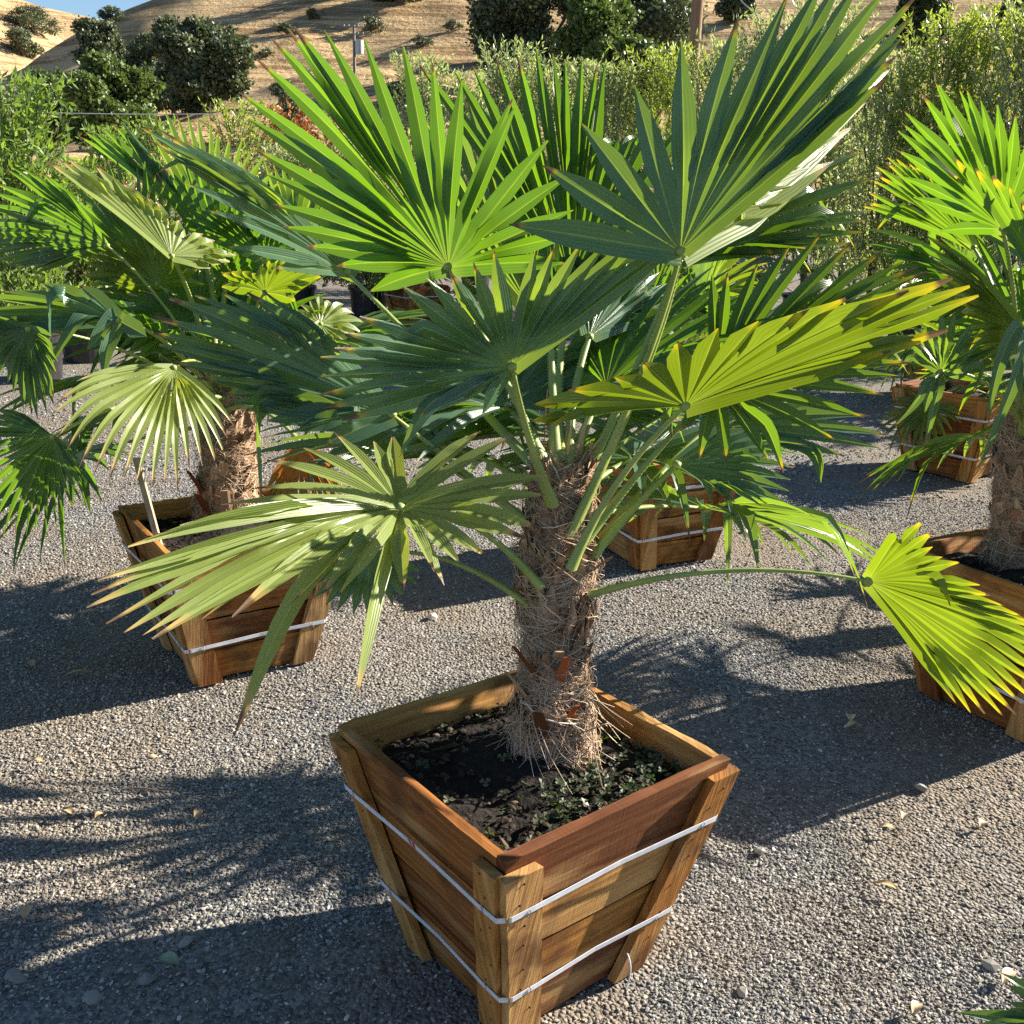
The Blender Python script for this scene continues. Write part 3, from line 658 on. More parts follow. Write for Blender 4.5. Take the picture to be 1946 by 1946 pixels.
    mb.add(V, [[j * (g + 1) + i, j * (g + 1) + i + 1, (j + 1) * (g + 1) + i + 1, (j + 1) * (g + 1) + i] for j in range(g) for i in range(g)])
    tag(mb.build("soil", M['soil'], smooth=True, loc=(cx, cy, z0)), "dark potting soil filling the %s" % label.split(' holding')[0], "soil", kind='stuff')
    # bark chips on it
    P = rng.uniform(-q + .012, q - .012, (420, 2)); PX = np.column_stack([cx + c * P[:, 0] - s * P[:, 1], cy + s * P[:, 0] + c * P[:, 1], np.full(420, z0 + .008)])
    mb = MB(); Vv, Ff, Aa = rocks(PX, rng.uniform(.003, .011, 420), .4); mb.add(Vv, Ff, None, np.clip(Aa * .8 - .05, 0, 1))
    tag(mb.build("bark_mulch", M['chip'], smooth=False, loc=(cx, cy, z0)), "scattered bark chips on the soil of the %s" % label.split(' holding')[0], "mulch", kind='stuff')
    return root, z0, (c, s, q)
BX = {
 'A': (.049, 1.876, R_(-6.38), .304, .184, .528, "large front planter box of golden planks holding the central palm", 31),
 'B': (-.96, 3.357, R_(-10.7), .316, .206, .512, "planter box left of centre, under the pale drooping leaf, holding the left palm", 32),
 'C': (.652, 4.555, R_(-17.0), .285, .196, .512, "planter box just right of and behind the central trunk holding a smaller palm", 33),
 'D': (2.723, 6.248, R_(-3.3), .318, .212, .537, "distant planter box near the right edge with an unlit slatted front holding a small palm", 34),
 'E': (1.68, 3.13, R_(-13.4), .310, .205, .520, "planter box cut by the right edge with pale inner planks holding the right palm", 35)}
BI = {}
for k, v in BX.items():
    BI[k] = planter(*v, nails=(k == 'A'), red={'A': True, 'B': 2}.get(k, False))

# ------------------------------------------------------------------ fan palms
def frond(root, hub, tips, base, mid=None, mat_='leaf', n=None, wcap=.022, split=.5, fold=.5, arch=.05, jit=.02, seg=11, pr=.0085, droop=.0, bendp=.07):
    """one fan leaf: pleated blades from the hub to each tip, fused up to `split`; its stalk runs from base to hub.
    hub (3,), tips list of (3,) or list of path points; returns the leaf object (stalk is its child)"""
    hub = np.asarray(hub, float); paths = []
    simple_ = all(np.ndim(t) == 1 for t in tips)
    if simple_ and n:
        P = np.array(tips, float); ch = np.concatenate([[0], np.cumsum(np.linalg.norm(np.diff(P, axis=0), axis=1))])
        fine = crom(P, np.linspace(0, len(P) - 1.0001, 400)); cf = np.concatenate([[0], np.cumsum(np.linalg.norm(np.diff(fine, axis=0), axis=1))])
        tips = [np.array([np.interp(q, cf, fine[:, c]) for c in range(3)]) for q in np.linspace(0, cf[-1], n)]
    T = np.linspace(0, 1, seg + 1) ** .9
    Ls = []
    for tp in tips:
        if np.ndim(tp) == 1:
            tp = np.asarray(tp, float); v = tp - hub; L = np.linalg.norm(v)
            tp = hub + v * (1 + rng.normal(0, jit)) + rng.normal(0, jit * .35, 3) * L
            ar = arch * rng.uniform(.6, 1.4) * L
            c = hub + (tp - hub) * T[:, None]; c[:, 2] += ar * 4 * T * (1 - T)
            if droop: c[:, 2] -= droop * L * rng.uniform(.3, 1.7) * np.clip((T - .6) / .4, 0, 1) ** 2
            if rng.uniform() < bendp:      # a blade snapped or sagging towards its tip
                tb0 = rng.uniform(.55, .8); q_ = np.clip((T - tb0) / (1 - tb0), 0, 1); c[:, 2] -= L * (1 - tb0) * rng.uniform(.35, 1.0) * q_ ** 1.2; c -= np.outer(q_ ** 1.3, (tp - hub)) * (1 - tb0) * .35
            c += np.outer(np.sin(T * 3.14 * rng.uniform(.8, 1.6)), rng.normal(0, .006, 3)) * L
        else:
            pts = [hub] + [np.asarray(q, float) for q in tp]; c = crom(pts, np.linspace(0, len(pts) - 1.0001, seg + 1)); L = np.linalg.norm(pts[-1] - hub)
        paths.append(c); Ls.append(L)
    C = np.array(paths); m = len(C)
    tan = np.gradient(C, axis=1); tan = unit(tan)
    nbr = np.empty_like(C); nbr[1:-1] = C[2:] - C[:-2]; nbr[0] = (C[1] - C[0]) * 2; nbr[-1] = (C[-1] - C[-2]) * 2
    # a steady across-direction per blade, from the outer half
    X = nbr - tan * (nbr * tan).sum(-1, keepdims=True)
    Xm = unit(X[:, int(seg * .25):int(seg * .7)].mean(1, keepdims=True)); X = unit(Xm - tan * (Xm * tan).sum(-1, keepdims=True))
    Nn = np.cross(X, tan)
    flip = np.sign((Nn[:, :, 2]).mean()); flip = 1 if flip == 0 else flip
    Nn = Nn * flip
    mb = MB()
    for i in range(m):
        L = Ls[i]; wc = wcap * rng.uniform(.9, 1.08)
        lj = rng.uniform(-.05, .05); s0 = np.clip(split + lj, .1, .95)
        prof = np.where(T < s0, 1.0, 1 - .30 * (np.clip(T - s0, 0, 1) / (1 - s0 + 1e-6)) ** 1.25); tail = np.clip((1 - T) / .30, 0, 1) ** .80
        blunt = rng.uniform(.0, .2); tail = np.maximum(tail, blunt * (T >= 1) * .8)
        w = wc * prof * tail
        el, er = [], []
        for k in range(seg + 1):
            for side, store in ((-1, el), (1, er)):
                j = i + side
                own = C[i, k] + X[i, k] * side * w[k] * math.cos(fold * .9) + Nn[i, k] * w[k] * math.sin(fold * .9)
                if 0 <= j < m:
                    half = (C[j, k] - C[i, k]) / 2; hd = np.linalg.norm(half)
                    if hd < w[k] * math.cos(fold * .9) * (1.0 if T[k] > s0 else 1.15):
                        if T[k] <= s0 or hd < .25 * w[k]:
                            hgt = min(hd * 1.1 * math.tan(fold * .9), w[k]); p = C[i, k] + half + .5 * (Nn[i, k] + Nn[j, k]) * hgt
                        else:
                            q = hd / (w[k] + 1e-9); p = C[i, k] + X[i, k] * side * hd * .94 + Nn[i, k] * w[k] * math.sqrt(max(.02, 1 - (q * .94) ** 2)) * .9
                        store.append(p); continue
                store.append(own)
        el = np.array(el); er = np.array(er); mid_ = C[i]
        rb = rng.uniform(0, 1)
        V = np.concatenate([el, mid_, mid_, er]); k1 = seg + 1
        UV = np.concatenate([np.column_stack([T, np.full(k1, v)]) for v in (0, .5, .5, 1)])
        F = [[k, k1 + k, k1 + k + 1, k + 1] for k in range(seg)] + [[2 * k1 + k, 3 * k1 + k, 3 * k1 + k + 1, 2 * k1 + k + 1] for k in range(seg)]
        mb.add(V, F, UV, rb)
    o = mb.build("frond", M[mat_], root)
    # stalk
    base = np.asarray(base, float); md = np.asarray(mid, float) if mid is not None else (base + hub) / 2 + np.array([0, 0, .06])
    pts = bez(base, 2 * md - (base + hub) / 2, hub, 16)
    t = np.linspace(0, 1, 16); r = pr * (1.0 + .9 * (1 - t) ** 3 - .25 * t); r[-1] *= .75
    pb = MB(); tube(pb, pts, r, 7, flat=.62, side=unit(np.cross(pts[-1] - pts[0], np.array([0, 0, 1.0])) + 1e-6))
    # small teeth along both edges
    Tn = unit(np.gradient(pts, axis=0))
    for k in range(2, 14):
        for f_ in (0, .33, .66):
            p = pts[k] + (pts[k + 1] - pts[k]) * f_; sd = unit(np.cross(Tn[k], [0, 0, 1.0]) + 1e-6)
            for sg in (-1, 1):
                q = p + sd * sg * r[k] * .95; d_ = Tn[k] * .0035
                pb.add([q - d_, q + d_, q + sd * sg * .0035 + d_], [[0, 1, 2]])
    # the knob where blades meet
    hv = ICO_V * .011 + hub; pb.add(hv, ICO_F)
    pb.build("petiole", M['petiole'], o)
    return o

SV = np.array(sdir)
def pf(root, hub, tips, base, lit=0, **k):
    """frond from measured points: (u, v, depth); tips without a depth take it from their neighbours"""
    h = at(*hub); flat = []
    for t in tips:
        flat.append(t if isinstance(t, list) else [t])
    ds = [t[-1][2] if len(t[-1]) > 2 else None for t in flat]
    known = [i for i, d in enumerate(ds) if d is not None] or [0]
    if ds[known[0]] is None: ds[0] = hub[2]
    ds = np.interp(range(len(ds)), known, [ds[i] for i in known])
    if lit:      # tilt the blade plane so that the sun meets its face (+1) or its back (-1), as the photo's light shows
        uv = np.array([t[-1][:2] for t in flat], float); xm = (uv - np.array(hub[:2])) * hub[2] / 1973.7; best = None
        for kx in np.linspace(-.85, .85, 18):
            for ky in np.linspace(-.85, .85, 18):
                d3 = xm[:, :1] * CR - xm[:, 1:] * CU + (kx * xm[:, :1] + ky * xm[:, 1:]) * _fw
                nn_ = np.linalg.svd(d3)[2][2]
                if np.dot(nn_, _fw) > 0: nn_ = -nn_
                sc_ = lit * float(np.dot(nn_, SV)) - .28 * (kx * kx + ky * ky)
                if best is None or sc_ > best[0]: best = (sc_, kx, ky)
        ds = hub[2] + best[1] * xm[:, 0] + best[2] * xm[:, 1]
    out = []
    for t, d in zip(flat, ds):
        if len(t) == 1: out.append(at(t[0][0], t[0][1], d))
        else: out.append([at(q[0], q[1], (q[2] if len(q) > 2 and not lit else (d if i == len(t) - 1 else hub[2] + (d - hub[2]) * (i + 1) / len(t)))) for i, q in enumerate(t)])
    b = np.asarray(base, float) if len(base) == 3 and not isinstance(base, tuple) else at(*base)
    md = k.pop('mid', None)
    if md is not None: md = at(*md)
    return frond(root, h, out, b, mid=md, **k)

def palm_trunk(root, pts, rad, seed, n_str=2600, stubs=(), crown=True, sl=.10):
    """fibre-wrapped stem: lumpy core, loose strands, cut leaf bases, papery sheaths at the crown"""
    global rng
    rng = np.random.default_rng(seed)
    pts = np.array(pts, float); m = 46; P = crom(pts, np.linspace(0, len(pts) - 1.0001, m)); rd = np.interp(np.linspace(0, 1, m), np.linspace(0, 1, len(rad)), rad)
    mb = MB(); nn = 36; V = []; ring = []
    for k in range(m):
        rr = []
        for j in range(nn):
            a = 6.2832 * j / nn; q = Vector((math.cos(a) * 1.6, math.sin(a) * 1.6, P[k, 2] * 9 + seed))
            saw = ((P[k, 2] * 7.5 + j / nn * 2.0) % 1.0)
            r = rd[k] * (1 + .11 * mnoise.noise(q) + .07 * mnoise.noise(q * 3.1) + .10 * (saw - .5)); rr.append(r)
            V.append(P[k] + np.array([math.cos(a) * r, math.sin(a) * r, 0]))
        ring.append(rr)
    ring = np.array(ring)
    mb.add(V, [[k * nn + j, k * nn + (j + 1) % nn, (k + 1) * nn + (j + 1) % nn, (k + 1) * nn + j] for k in range(m - 1) for j in range(nn)] , None)
    cap = len(V); mb.add([P[-1]] + [V[(m - 1) * nn + j] for j in range(nn)], [[0, 1 + j, 1 + (j + 1) % nn] for j in range(nn)])
    tr = mb.build("trunk", M['bark'], root)
    sb = MB()
    for q in range(n_str):
        t = rng.uniform(.0, 1) * (m - 1.01); k = int(t); a = rng.uniform(0, 6.2832); j = int(a / 6.2832 * nn) % nn
        b = P[k] + (P[k + 1] - P[k]) * (t - k); r = ring[k, j]
        pn = 7; L = sl * rng.uniform(.35, 1.25); dz = rng.choice([1, -1], p=[.35, .65]) * rng.uniform(.15, 1); da = rng.normal(0, 1.0)
        cl = mnoise.noise(Vector((math.cos(a) * 2, math.sin(a) * 2, b[2] * 8 + seed)))
        st = []
        fl = rng.uniform(0, 1) ** 6 * .03
        for s_ in np.linspace(0, 1, pn):
            aa = a + da * s_ * L / r * .8 + rng.normal(0, .03); zz = b[2] + dz * L * s_ * .8 - .5 * L * s_ * s_ * abs(dz) * .4
            kk = np.clip((zz - P[0, 2]) / (P[-1, 2] - P[0, 2] + 1e-6), 0, 1) * (m - 1); kk = int(min(kk, m - 1))
            ce = P[kk]; rr = ring[kk, int((aa % 6.2832) / 6.2832 * nn) % nn] * 1.0 + .003 + fl * math.sin(s_ * 2.6) + .004 * cl
            st.append([ce[0] + math.cos(aa) * rr, ce[1] + math.sin(aa) * rr, max(zz, P[0, 2] - .03)])
        w0 = rng.uniform(.0004, .0011) * (2.2 if rng.uniform() < .03 else 1)
        tube(sb, st, np.linspace(w0, w0 * .6, pn), 3, caps=False, a=float(np.clip(rng.normal(.5, .25) + .25 * cl, 0, 1)))
    for q in range(n_str // 22):              # hanging skirt of loose fibre near the foot
        t = rng.uniform(.0, .30) * (m - 1); k = int(t); a = rng.uniform(0, 6.2832); j = int(a / 6.2832 * nn) % nn; r = ring[k, j]; d = np.array([math.cos(a), math.sin(a), 0]); sd = np.array([-d[1], d[0], 0])
        b = P[k] + d * r; L = rng.uniform(.03, .13); o = rng.uniform(.002, .028); w_ = rng.normal(0, .7)
        st = [b, b + d * o + np.array([0, 0, -L * .3]) + sd * w_ * L * .3, b + d * o * 1.3 + np.array([0, 0, -L * .7]) + sd * w_ * L * .6, b + d * o * rng.uniform(1, 2) + np.array([0, 0, -L]) + sd * w_ * L]
        st = [[x[0], x[1], max(x[2], P[0, 2] - .012)] for x in st]
        tube(sb, crom(st, np.linspace(0, 2.999, 7)), np.linspace(.0011, .0005, 7), 3, caps=False, a=float(np.clip(rng.normal(.6, .25), 0, 1)))
    tag(sb.build("fibre", M['strand'], tr), kind='stuff')
    fm = MB()
    for q in range(int(n_str // 90)):         # ragged overlapping sheets of matted fibre
        t0 = rng.uniform(.06, .93) * (m - 1); a0 = rng.uniform(0, 6.2832); da = rng.uniform(.5, 1.5); hh = rng.uniform(.035, .10); sl_ = rng.uniform(-.35, .35); nc = 15; fl_ = rng.uniform(.004, .022); V = []; A_ = []
        for c_ in range(nc):
            a = a0 + da * (c_ / (nc - 1) - .5); d = np.array([math.cos(a), math.sin(a), 0]); jag = rng.uniform(.45, 1.1) * (1 - (abs(c_ / (nc - 1) - .5) * 1.7) ** 3)
            tone = np.clip(rng.normal(.42, .24), 0, 1)
            for r_ in range(4):
                zz = P[int(t0), 2] + (c_ / nc - .5) * sl_ * .12 + hh * jag * r_ / 3; k = int(np.clip((zz - P[0, 2]) / (P[-1, 2] - P[0, 2]), 0, 1) * (m - 1)); j = int((a % 6.2832) / 6.2832 * nn) % nn
                V.append([P[k][0] + d[0] * (ring[k, j] + .002 + fl_ * (r_ / 3) ** 1.6), P[k][1] + d[1] * (ring[k, j] + .002 + fl_ * (r_ / 3) ** 1.6), zz]); A_.append(np.clip(tone + rng.normal(0, .08), 0, 1))
        fm.add(V, [[c_ * 4 + r_, c_ * 4 + r_ + 1, c_ * 4 + r_ + 5, c_ * 4 + r_ + 4] for c_ in range(nc - 1) for r_ in range(3)], None, np.array(A_))
    fm.build("fibre_mat", M['fibremat'], tr)
    for (u, v, du, L, wd, tone) in stubs:      # stubs given by height along the stem, heading, tilt
        k = int(np.clip(u, 0, 1) * (m - 1)); d = np.array([math.cos(v), math.sin(v), 0]); up = unit(d * du + np.array([0, 0, 1.0]))
        s_ = np.cross(d, [0, 0, 1.0]); b = P[k] + d * rd[k] * .82; n_ = np.cross(s_, up)
        q = MB(); V = []
        for t, ww in ((0, 1.15), (.35, 1.0), (.7, .85), (1, .72)):
            c = b + up * L * t + d * .012 * t
            for x, y in ((-1, 0), (-.5, .35), (0, .45), (.5, .35), (1, 0), (0, -.18)): V.append(c + s_ * x * wd * ww + d * y * wd * ww)
        F = [[k_ * 6 + j, k_ * 6 + (j + 1) % 6, k_ * 6 + 6 + (j + 1) % 6, k_ * 6 + 6 + j] for k_ in range(3) for j in range(6)] + [[18, 19, 20, 21], [18, 21, 22, 23]]
        q.add(V, F, None, tone); q.build("leaf_base", M['stub'], tr, smooth=False)
    if crown:
        q = MB(); top = P[-1]
        for k in range(70):
            a = rng.uniform(0, 6.28); d = np.array([math.cos(a), math.sin(a), 0]); z0 = rng.uniform(-.22, .02); r0 = rd[-1] * rng.uniform(.55, 1.05)
            b = top + d * r0 + np.array([0, 0, z0]); L = rng.uniform(.06, .17); lean = rng.uniform(.05, 1.1); sd = np.cross(d, [0, 0, 1.0]); tw = rng.uniform(-1, 1)
            V = []; w0 = rng.uniform(.002, .009)
            for s_ in np.linspace(0, 1, 6):
                c = b + np.array([0, 0, L * s_ * (1 - .3 * lean * s_)]) + d * L * lean * .6 * s_ ** 1.6 + sd * tw * .03 * s_ ** 2
                xx = sd * math.cos(tw * 2 * s_) + d * math.sin(tw * 2 * s_)
                V += [c - xx * w0 * (1 - s_ * .85), c + xx * w0 * (1 - s_ * .85)]
            q.add(V, [[2 * j, 2 * j + 1, 2 * j + 3, 2 * j + 2] for j in range(5)], None, rng.uniform(.1, 1))
        q.build("dry_sheath", M['sheath'], tr)
    return tr, P, rd
PG = "fan palms growing in timber planter boxes"

# --- the central palm
zA = BI['A'][1]
tb = onz(1050, 1432, zA); tb[2] = zA + .01
A_pts = [tb, at(1052, 1300, np.dot(tb - CP, _fw) - .05), at(1055, 1150, 2.12), at(1062, 1000, 2.09), at(1070, 890, 2.08)]
pa = empty("fan_palm", tb, "large central fan palm with a fibrous trunk in the front box", "palm", PG)
palm_trunk(pa, A_pts, [.076, .062, .055, .057, .070, .064, .053, .045], 3, 9000,
    stubs=[(.30, -1.35, .45, .085, .012, .55), (.36, -1.5, .7, .05, .014, .95), (.10, -1.9, .45, .11, .016, .05), (.16, -1.15, .6, .08, .010, .5), (.30, -2.3, .7, .12, .011, .1), (.20, -2.6, .6, .10, .012, .95), (.12, -.9, 1.2, .12, .010, .95), (.62, -.2, .9, .06, .012, .8)])
cA = lambda u, v, d=2.06: (u, v, d)
def auto_fronds(root, top, nf, azr, el, pet, R, mats, seed, rad=.06, nb=24, wcap=.022, skip=None):
    """fan leaves turned round the crown: lower ones spread and hang, upper ones stand"""
    global rng
    rng = np.random.default_rng(seed)
    for k in range(nf):
        q = (k + .5) / nf; az = azr[0] + (azr[1] - azr[0]) * ((k * .618034 + rng.uniform(-.04, .04)) % 1); e = el[0] + (el[1] - el[0]) * q + rng.uniform(-.12, .12)
        if skip and skip(az % 6.2832, e): continue
        L = rng.uniform(*pet) * (1 - .25 * q); r = rng.uniform(*R); o = np.array([math.cos(az), math.sin(az), 0])
        d = o * math.cos(e) + np.array([0, 0, math.sin(e)]); b = top + o * rad * .6 + np.array([0, 0, -.12 * (1 - q)]); hub = b + d * L - np.array([0, 0, .06 * math.cos(e)])
        fd = unit(d * .9 + np.array([0, 0, -.45 * (1 - q)]) + rng.normal(0, .12, 3)); side = unit(np.cross(d, [0, 0, 1.0]) + rng.normal(0, .15, 3)); side = unit(side - fd * np.dot(side, fd)); nrm = np.cross(side, fd)
        if nrm[2] < 0: nrm = -nrm
        tips = []; span = rng.uniform(1.9, 2.5)
        for g in np.linspace(-span, span, nb):
            rr = r * (1 - .28 * (abs(g) / span) ** 2); p = hub + (fd * math.cos(g) + side * math.sin(g)) * rr + nrm * (.12 * r * (1 - math.cos(g))); p[2] -= r * rng.uniform(.05, .25) * (1 - q * .7)
            tips.append(p)
        frond(root, hub, tips, b, mid=(b + hub) / 2 + np.array([0, 0, .04 * L]), mat_=mats[rng.integers(len(mats))], wcap=wcap, split=rng.uniform(.26, .42), fold=.55, arch=.04, jit=.035, seg=8, pr=.008, droop=.06 * (1 - q), bendp=.12)
rng = np.random.default_rng(21)
def rn(seed):
    global rng
    rng = np.random.default_rng(seed)
# F1 upright left fan
pf(pa, (852, 507, 2.12), [(703, 554, 2.2), (640, 505), (585, 468), (540, 432), (518, 390), (504, 333), (485, 284), (475, 226), (458, 178, 2.34), (484, 105), (513, 74), (545, 54), (562, 55, 2.28), (616, 56), (691, 78), (763, 87), (823, 120, 2.14), (875, 149), (973, 190), (982, 194, 2.04), (1044, 268), (1087, 330), (1089, 400, 1.98), (1086, 450), (1075, 500, 2.02)], cA(1045, 900), mid=(960, 720, 2.1), bendp=.0, n=None, wcap=.0225, split=.28, fold=.30, arch=.02, jit=.006, mat_='leaf')
rn(22)
# F2 big right fan
pf(pa, (1293, 478, 1.80), [(968, 427, 1.70), (1029, 315), (1104, 234), (1205, 163), (1297, 81, 1.74), (1400, 34), (1494, -12), (1568, -45, 1.78), (1610, -60), (1645, -55), (1692, -30), (1735, -5), (1742, 22), (1724, 69, 1.80), (1706, 105), (1680, 150, 1.80)], cA(1082, 1020, 2.04), mid=(1215, 720, 1.95), wcap=.028, split=.36, fold=.34, arch=.0, jit=.004, mat_='leafd', pr=.010)
rn(23)
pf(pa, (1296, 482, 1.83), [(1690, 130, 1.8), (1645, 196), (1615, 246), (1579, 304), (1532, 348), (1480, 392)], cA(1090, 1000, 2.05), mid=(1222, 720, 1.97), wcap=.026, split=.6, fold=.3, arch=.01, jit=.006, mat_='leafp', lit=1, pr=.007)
rn(123)
pf(pa, (1290, 500, 2.2), [(1630, 257, 2.35), (1652, 295), (1668, 331), (1672, 360), (1663, 391), (1648, 424), (1630, 449), (1597, 467), (1557, 471), (1480, 480, 2.2)], cA(1100, 930, 2.12), mid=(1200, 720, 2.18), n=13, wcap=.02, split=.45, arch=.03, mat_='leaft')
rn(24)
# F3 centre fan facing the viewer
pf(pa, (972, 697, 1.86), [(1318, 437, 1.80), (1296, 440), (1245, 440), (1203, 446), (1156, 457), (1105, 462), (1055, 469), (1020, 472), (939, 475), (899, 498), (855, 516, 1.74), (812, 531), (768, 547), (716, 574), (685, 603), (656, 630), (636, 663), (615, 687, 1.66), (612, 715), (605, 750), (616, 774), (647, 802), (720, 800, 1.72), (800, 790), (859, 770), (917, 786, 1.85)], cA(1050, 960, 2.02), mid=(1005, 830, 1.94), wcap=.0185, split=.30, fold=.36, arch=.0, jit=.006, mat_='leafdt', pr=.0095)
rn(25)
# F4 big dark fan behind it to the left
pf(pa, (745, 788, 2.0), [(525, 565, 2.05), (496, 552), (467, 556), (417, 554), (373, 563), (326, 572), (292, 600, 1.92), (290, 628), (300, 655), (330, 690), (375, 722), (420, 748), (446, 764), (467, 779), [(560, 768, 1.95), (490, 772, 1.93), (496, 953, 1.93)], (507, 800), (560, 818), (620, 845, 1.95)], cA(1030, 1010, 2.08), mid=(900, 910, 2.05), wcap=.026, split=.52, fold=.34, arch=.03, jit=.008, mat_='leafd')
rn(26)
# F5 yellow right fan
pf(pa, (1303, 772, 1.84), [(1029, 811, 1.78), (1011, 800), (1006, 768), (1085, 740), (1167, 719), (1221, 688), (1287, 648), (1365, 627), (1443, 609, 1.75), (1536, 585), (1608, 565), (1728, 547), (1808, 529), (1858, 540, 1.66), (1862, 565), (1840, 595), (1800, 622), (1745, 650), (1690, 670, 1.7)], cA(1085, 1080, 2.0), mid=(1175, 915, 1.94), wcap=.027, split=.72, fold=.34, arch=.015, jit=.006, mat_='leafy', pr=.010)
rn(27)
pf(pa, (1360, 735, 2.06), [(1351, 522, 2.15), (1384, 518), (1440, 500), (1500, 468), (1561, 440), (1619, 465), (1648, 475), (1684, 482), (1717, 493), (1753, 502), (1768, 518, 2.1), (1775, 580), (1768, 645), (1742, 686), (1706, 714), (1677, 750), (1641, 793), (1588, 837, 2.0), (1519, 868), (1461, 873), (1380, 877), (1329, 855), (1290, 820, 2.0)], cA(1110, 1030, 2.05), mid=(1230, 880, 2.07), wcap=.019, split=.28, fold=.62, arch=.03, jit=.012, mat_='leaft')
rn(28)
# F7 pale drooping leaf, low left
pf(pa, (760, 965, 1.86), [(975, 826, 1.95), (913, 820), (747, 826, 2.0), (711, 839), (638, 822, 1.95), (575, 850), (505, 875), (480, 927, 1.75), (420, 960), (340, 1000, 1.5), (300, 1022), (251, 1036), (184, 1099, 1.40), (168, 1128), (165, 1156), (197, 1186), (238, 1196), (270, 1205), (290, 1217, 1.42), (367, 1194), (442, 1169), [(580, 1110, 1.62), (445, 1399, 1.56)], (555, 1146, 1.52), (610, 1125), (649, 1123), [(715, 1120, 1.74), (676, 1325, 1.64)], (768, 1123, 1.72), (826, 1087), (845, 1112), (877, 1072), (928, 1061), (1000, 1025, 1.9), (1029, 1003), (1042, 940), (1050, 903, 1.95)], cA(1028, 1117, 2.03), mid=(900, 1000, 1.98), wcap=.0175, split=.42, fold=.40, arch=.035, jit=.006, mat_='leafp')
rn(29)
# F8 long-stalked leaf at the right
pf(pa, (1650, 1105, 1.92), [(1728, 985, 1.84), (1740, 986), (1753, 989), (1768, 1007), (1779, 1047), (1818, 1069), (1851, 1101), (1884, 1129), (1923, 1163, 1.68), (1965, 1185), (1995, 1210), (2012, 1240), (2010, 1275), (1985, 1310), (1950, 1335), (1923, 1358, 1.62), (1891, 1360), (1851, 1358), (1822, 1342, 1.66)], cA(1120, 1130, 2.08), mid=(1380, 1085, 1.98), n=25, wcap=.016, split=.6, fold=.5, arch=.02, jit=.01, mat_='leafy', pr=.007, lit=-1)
rn(30)
# F9 upright back fan and another behind
pf(pa, (1085, 540, 2.42), [(801, 129, 2.5), (866, 134), (903, 129), (943, 109), (982, 98), (1018, 92), (1055, 98), (1073, 121), (1105, 105), (1131, 123), (1153, 123), (1189, 143), (1232, 170), (1265, 197), (1308, 221), (1350, 290), (1385, 370, 2.45)], cA(1068, 880, 2.1), mid=(1062, 720, 2.25), wcap=.024, split=.4, fold=.6, arch=.0, jit=.01, mat_='leaf')
rn(31)
pf(pa, (1010, 590, 2.55), [(760, 300, 2.65), (790, 240), (830, 200), (880, 170), (930, 190), (985, 215), (1040, 240), (1090, 270), (1130, 310), (1170, 360), (1190, 430), (1180, 520, 2.6)], cA(1060, 880, 2.14), mid=(1040, 740, 2.35), n=16, wcap=.026, split=.5, fold=.5, arch=.0, mat_='leafd')
rn(32)
# F11 left fan with yellow tips
pf(pa, (659, 518, 2.5), [(520, 512, 2.15), (430, 470), (397, 400), (355, 346), (315, 290), (300, 266), (279, 262), (262, 250), (256, 233, 2.2), (300, 245), (351, 268), (400, 285), (430, 300), (470, 330), (587, 406), (652, 380), (688, 366), (728, 366), (745, 440, 2.2)], cA(1035, 905, 2.08), mid=(830, 690, 2.35), wcap=.021, split=.5, fold=.38, arch=.03, jit=.008, mat_='leafdt', lit=1)
rn(33)
pf(pa, (1080, 690, 2.4), [(1150, 560, 2.45), (1200, 535), (1270, 545), (1310, 570), (1330, 600), (1328, 630), (1330, 655), (1300, 700), (1250, 730), (1190, 750), (1130, 770), (1080, 790, 2.35), (1020, 770)], cA(1085, 900, 2.12), mid=(1082, 790, 2.26), n=19, wcap=.018, split=.3, arch=.04, droop=.12, mat_='leafd')
rn(34)
pf(pa, (1286, 884, 2.14), [(1400, 800, 2.2), (1463, 830), (1480, 850), (1496, 870), (1510, 911), (1503, 927), (1496, 946), (1496, 962), (1470, 964), (1420, 962), (1370, 945, 2.1)], cA(1124, 1058, 2.06), mid=(1210, 960, 2.1), n=14, wcap=.015, split=.55, arch=.03, mat_='leafd')
rn(35)
pf(pa, (1345, 815, 2.35), [(1500, 740, 2.4), (1600, 760), (1660, 790), (1686, 826), (1665, 850), (1608, 865), (1560, 868), [(1530, 850, 2.35), (1560, 917, 2.33)], (1480, 862), (1430, 880, 2.35)], cA(1115, 1058, 2.1), mid=(1240, 915, 2.2), wcap=.018, split=.55, arch=.03, mat_='leafd')
rn(36)
pf(pa, (760, 842, 2.45), [(600, 775, 2.5), (660, 758), (700, 770), (745, 772), (800, 768), (850, 778), (890, 795), (903, 803), (890, 822), (859, 855), (838, 868), (816, 872), (780, 868, 2.4)], cA(1010, 1000, 2.12), mid=(880, 905, 2.3), n=18, wcap=.014, split=.5, arch=.02, mat_='leafy')
rn(37)
pf(pa, (700, 1052, 2.0), [(800, 1085, 2.0), (790, 1120), (740, 1150), (690, 1165), (640, 1160), (600, 1140), (565, 1105), (570, 1070), (620, 1040, 2.0)], cA(1006, 1150, 2.08), mid=(850, 1065, 2.06), n=15, wcap=.014, split=.5, arch=.02, mat_='leafd', pr=.007)
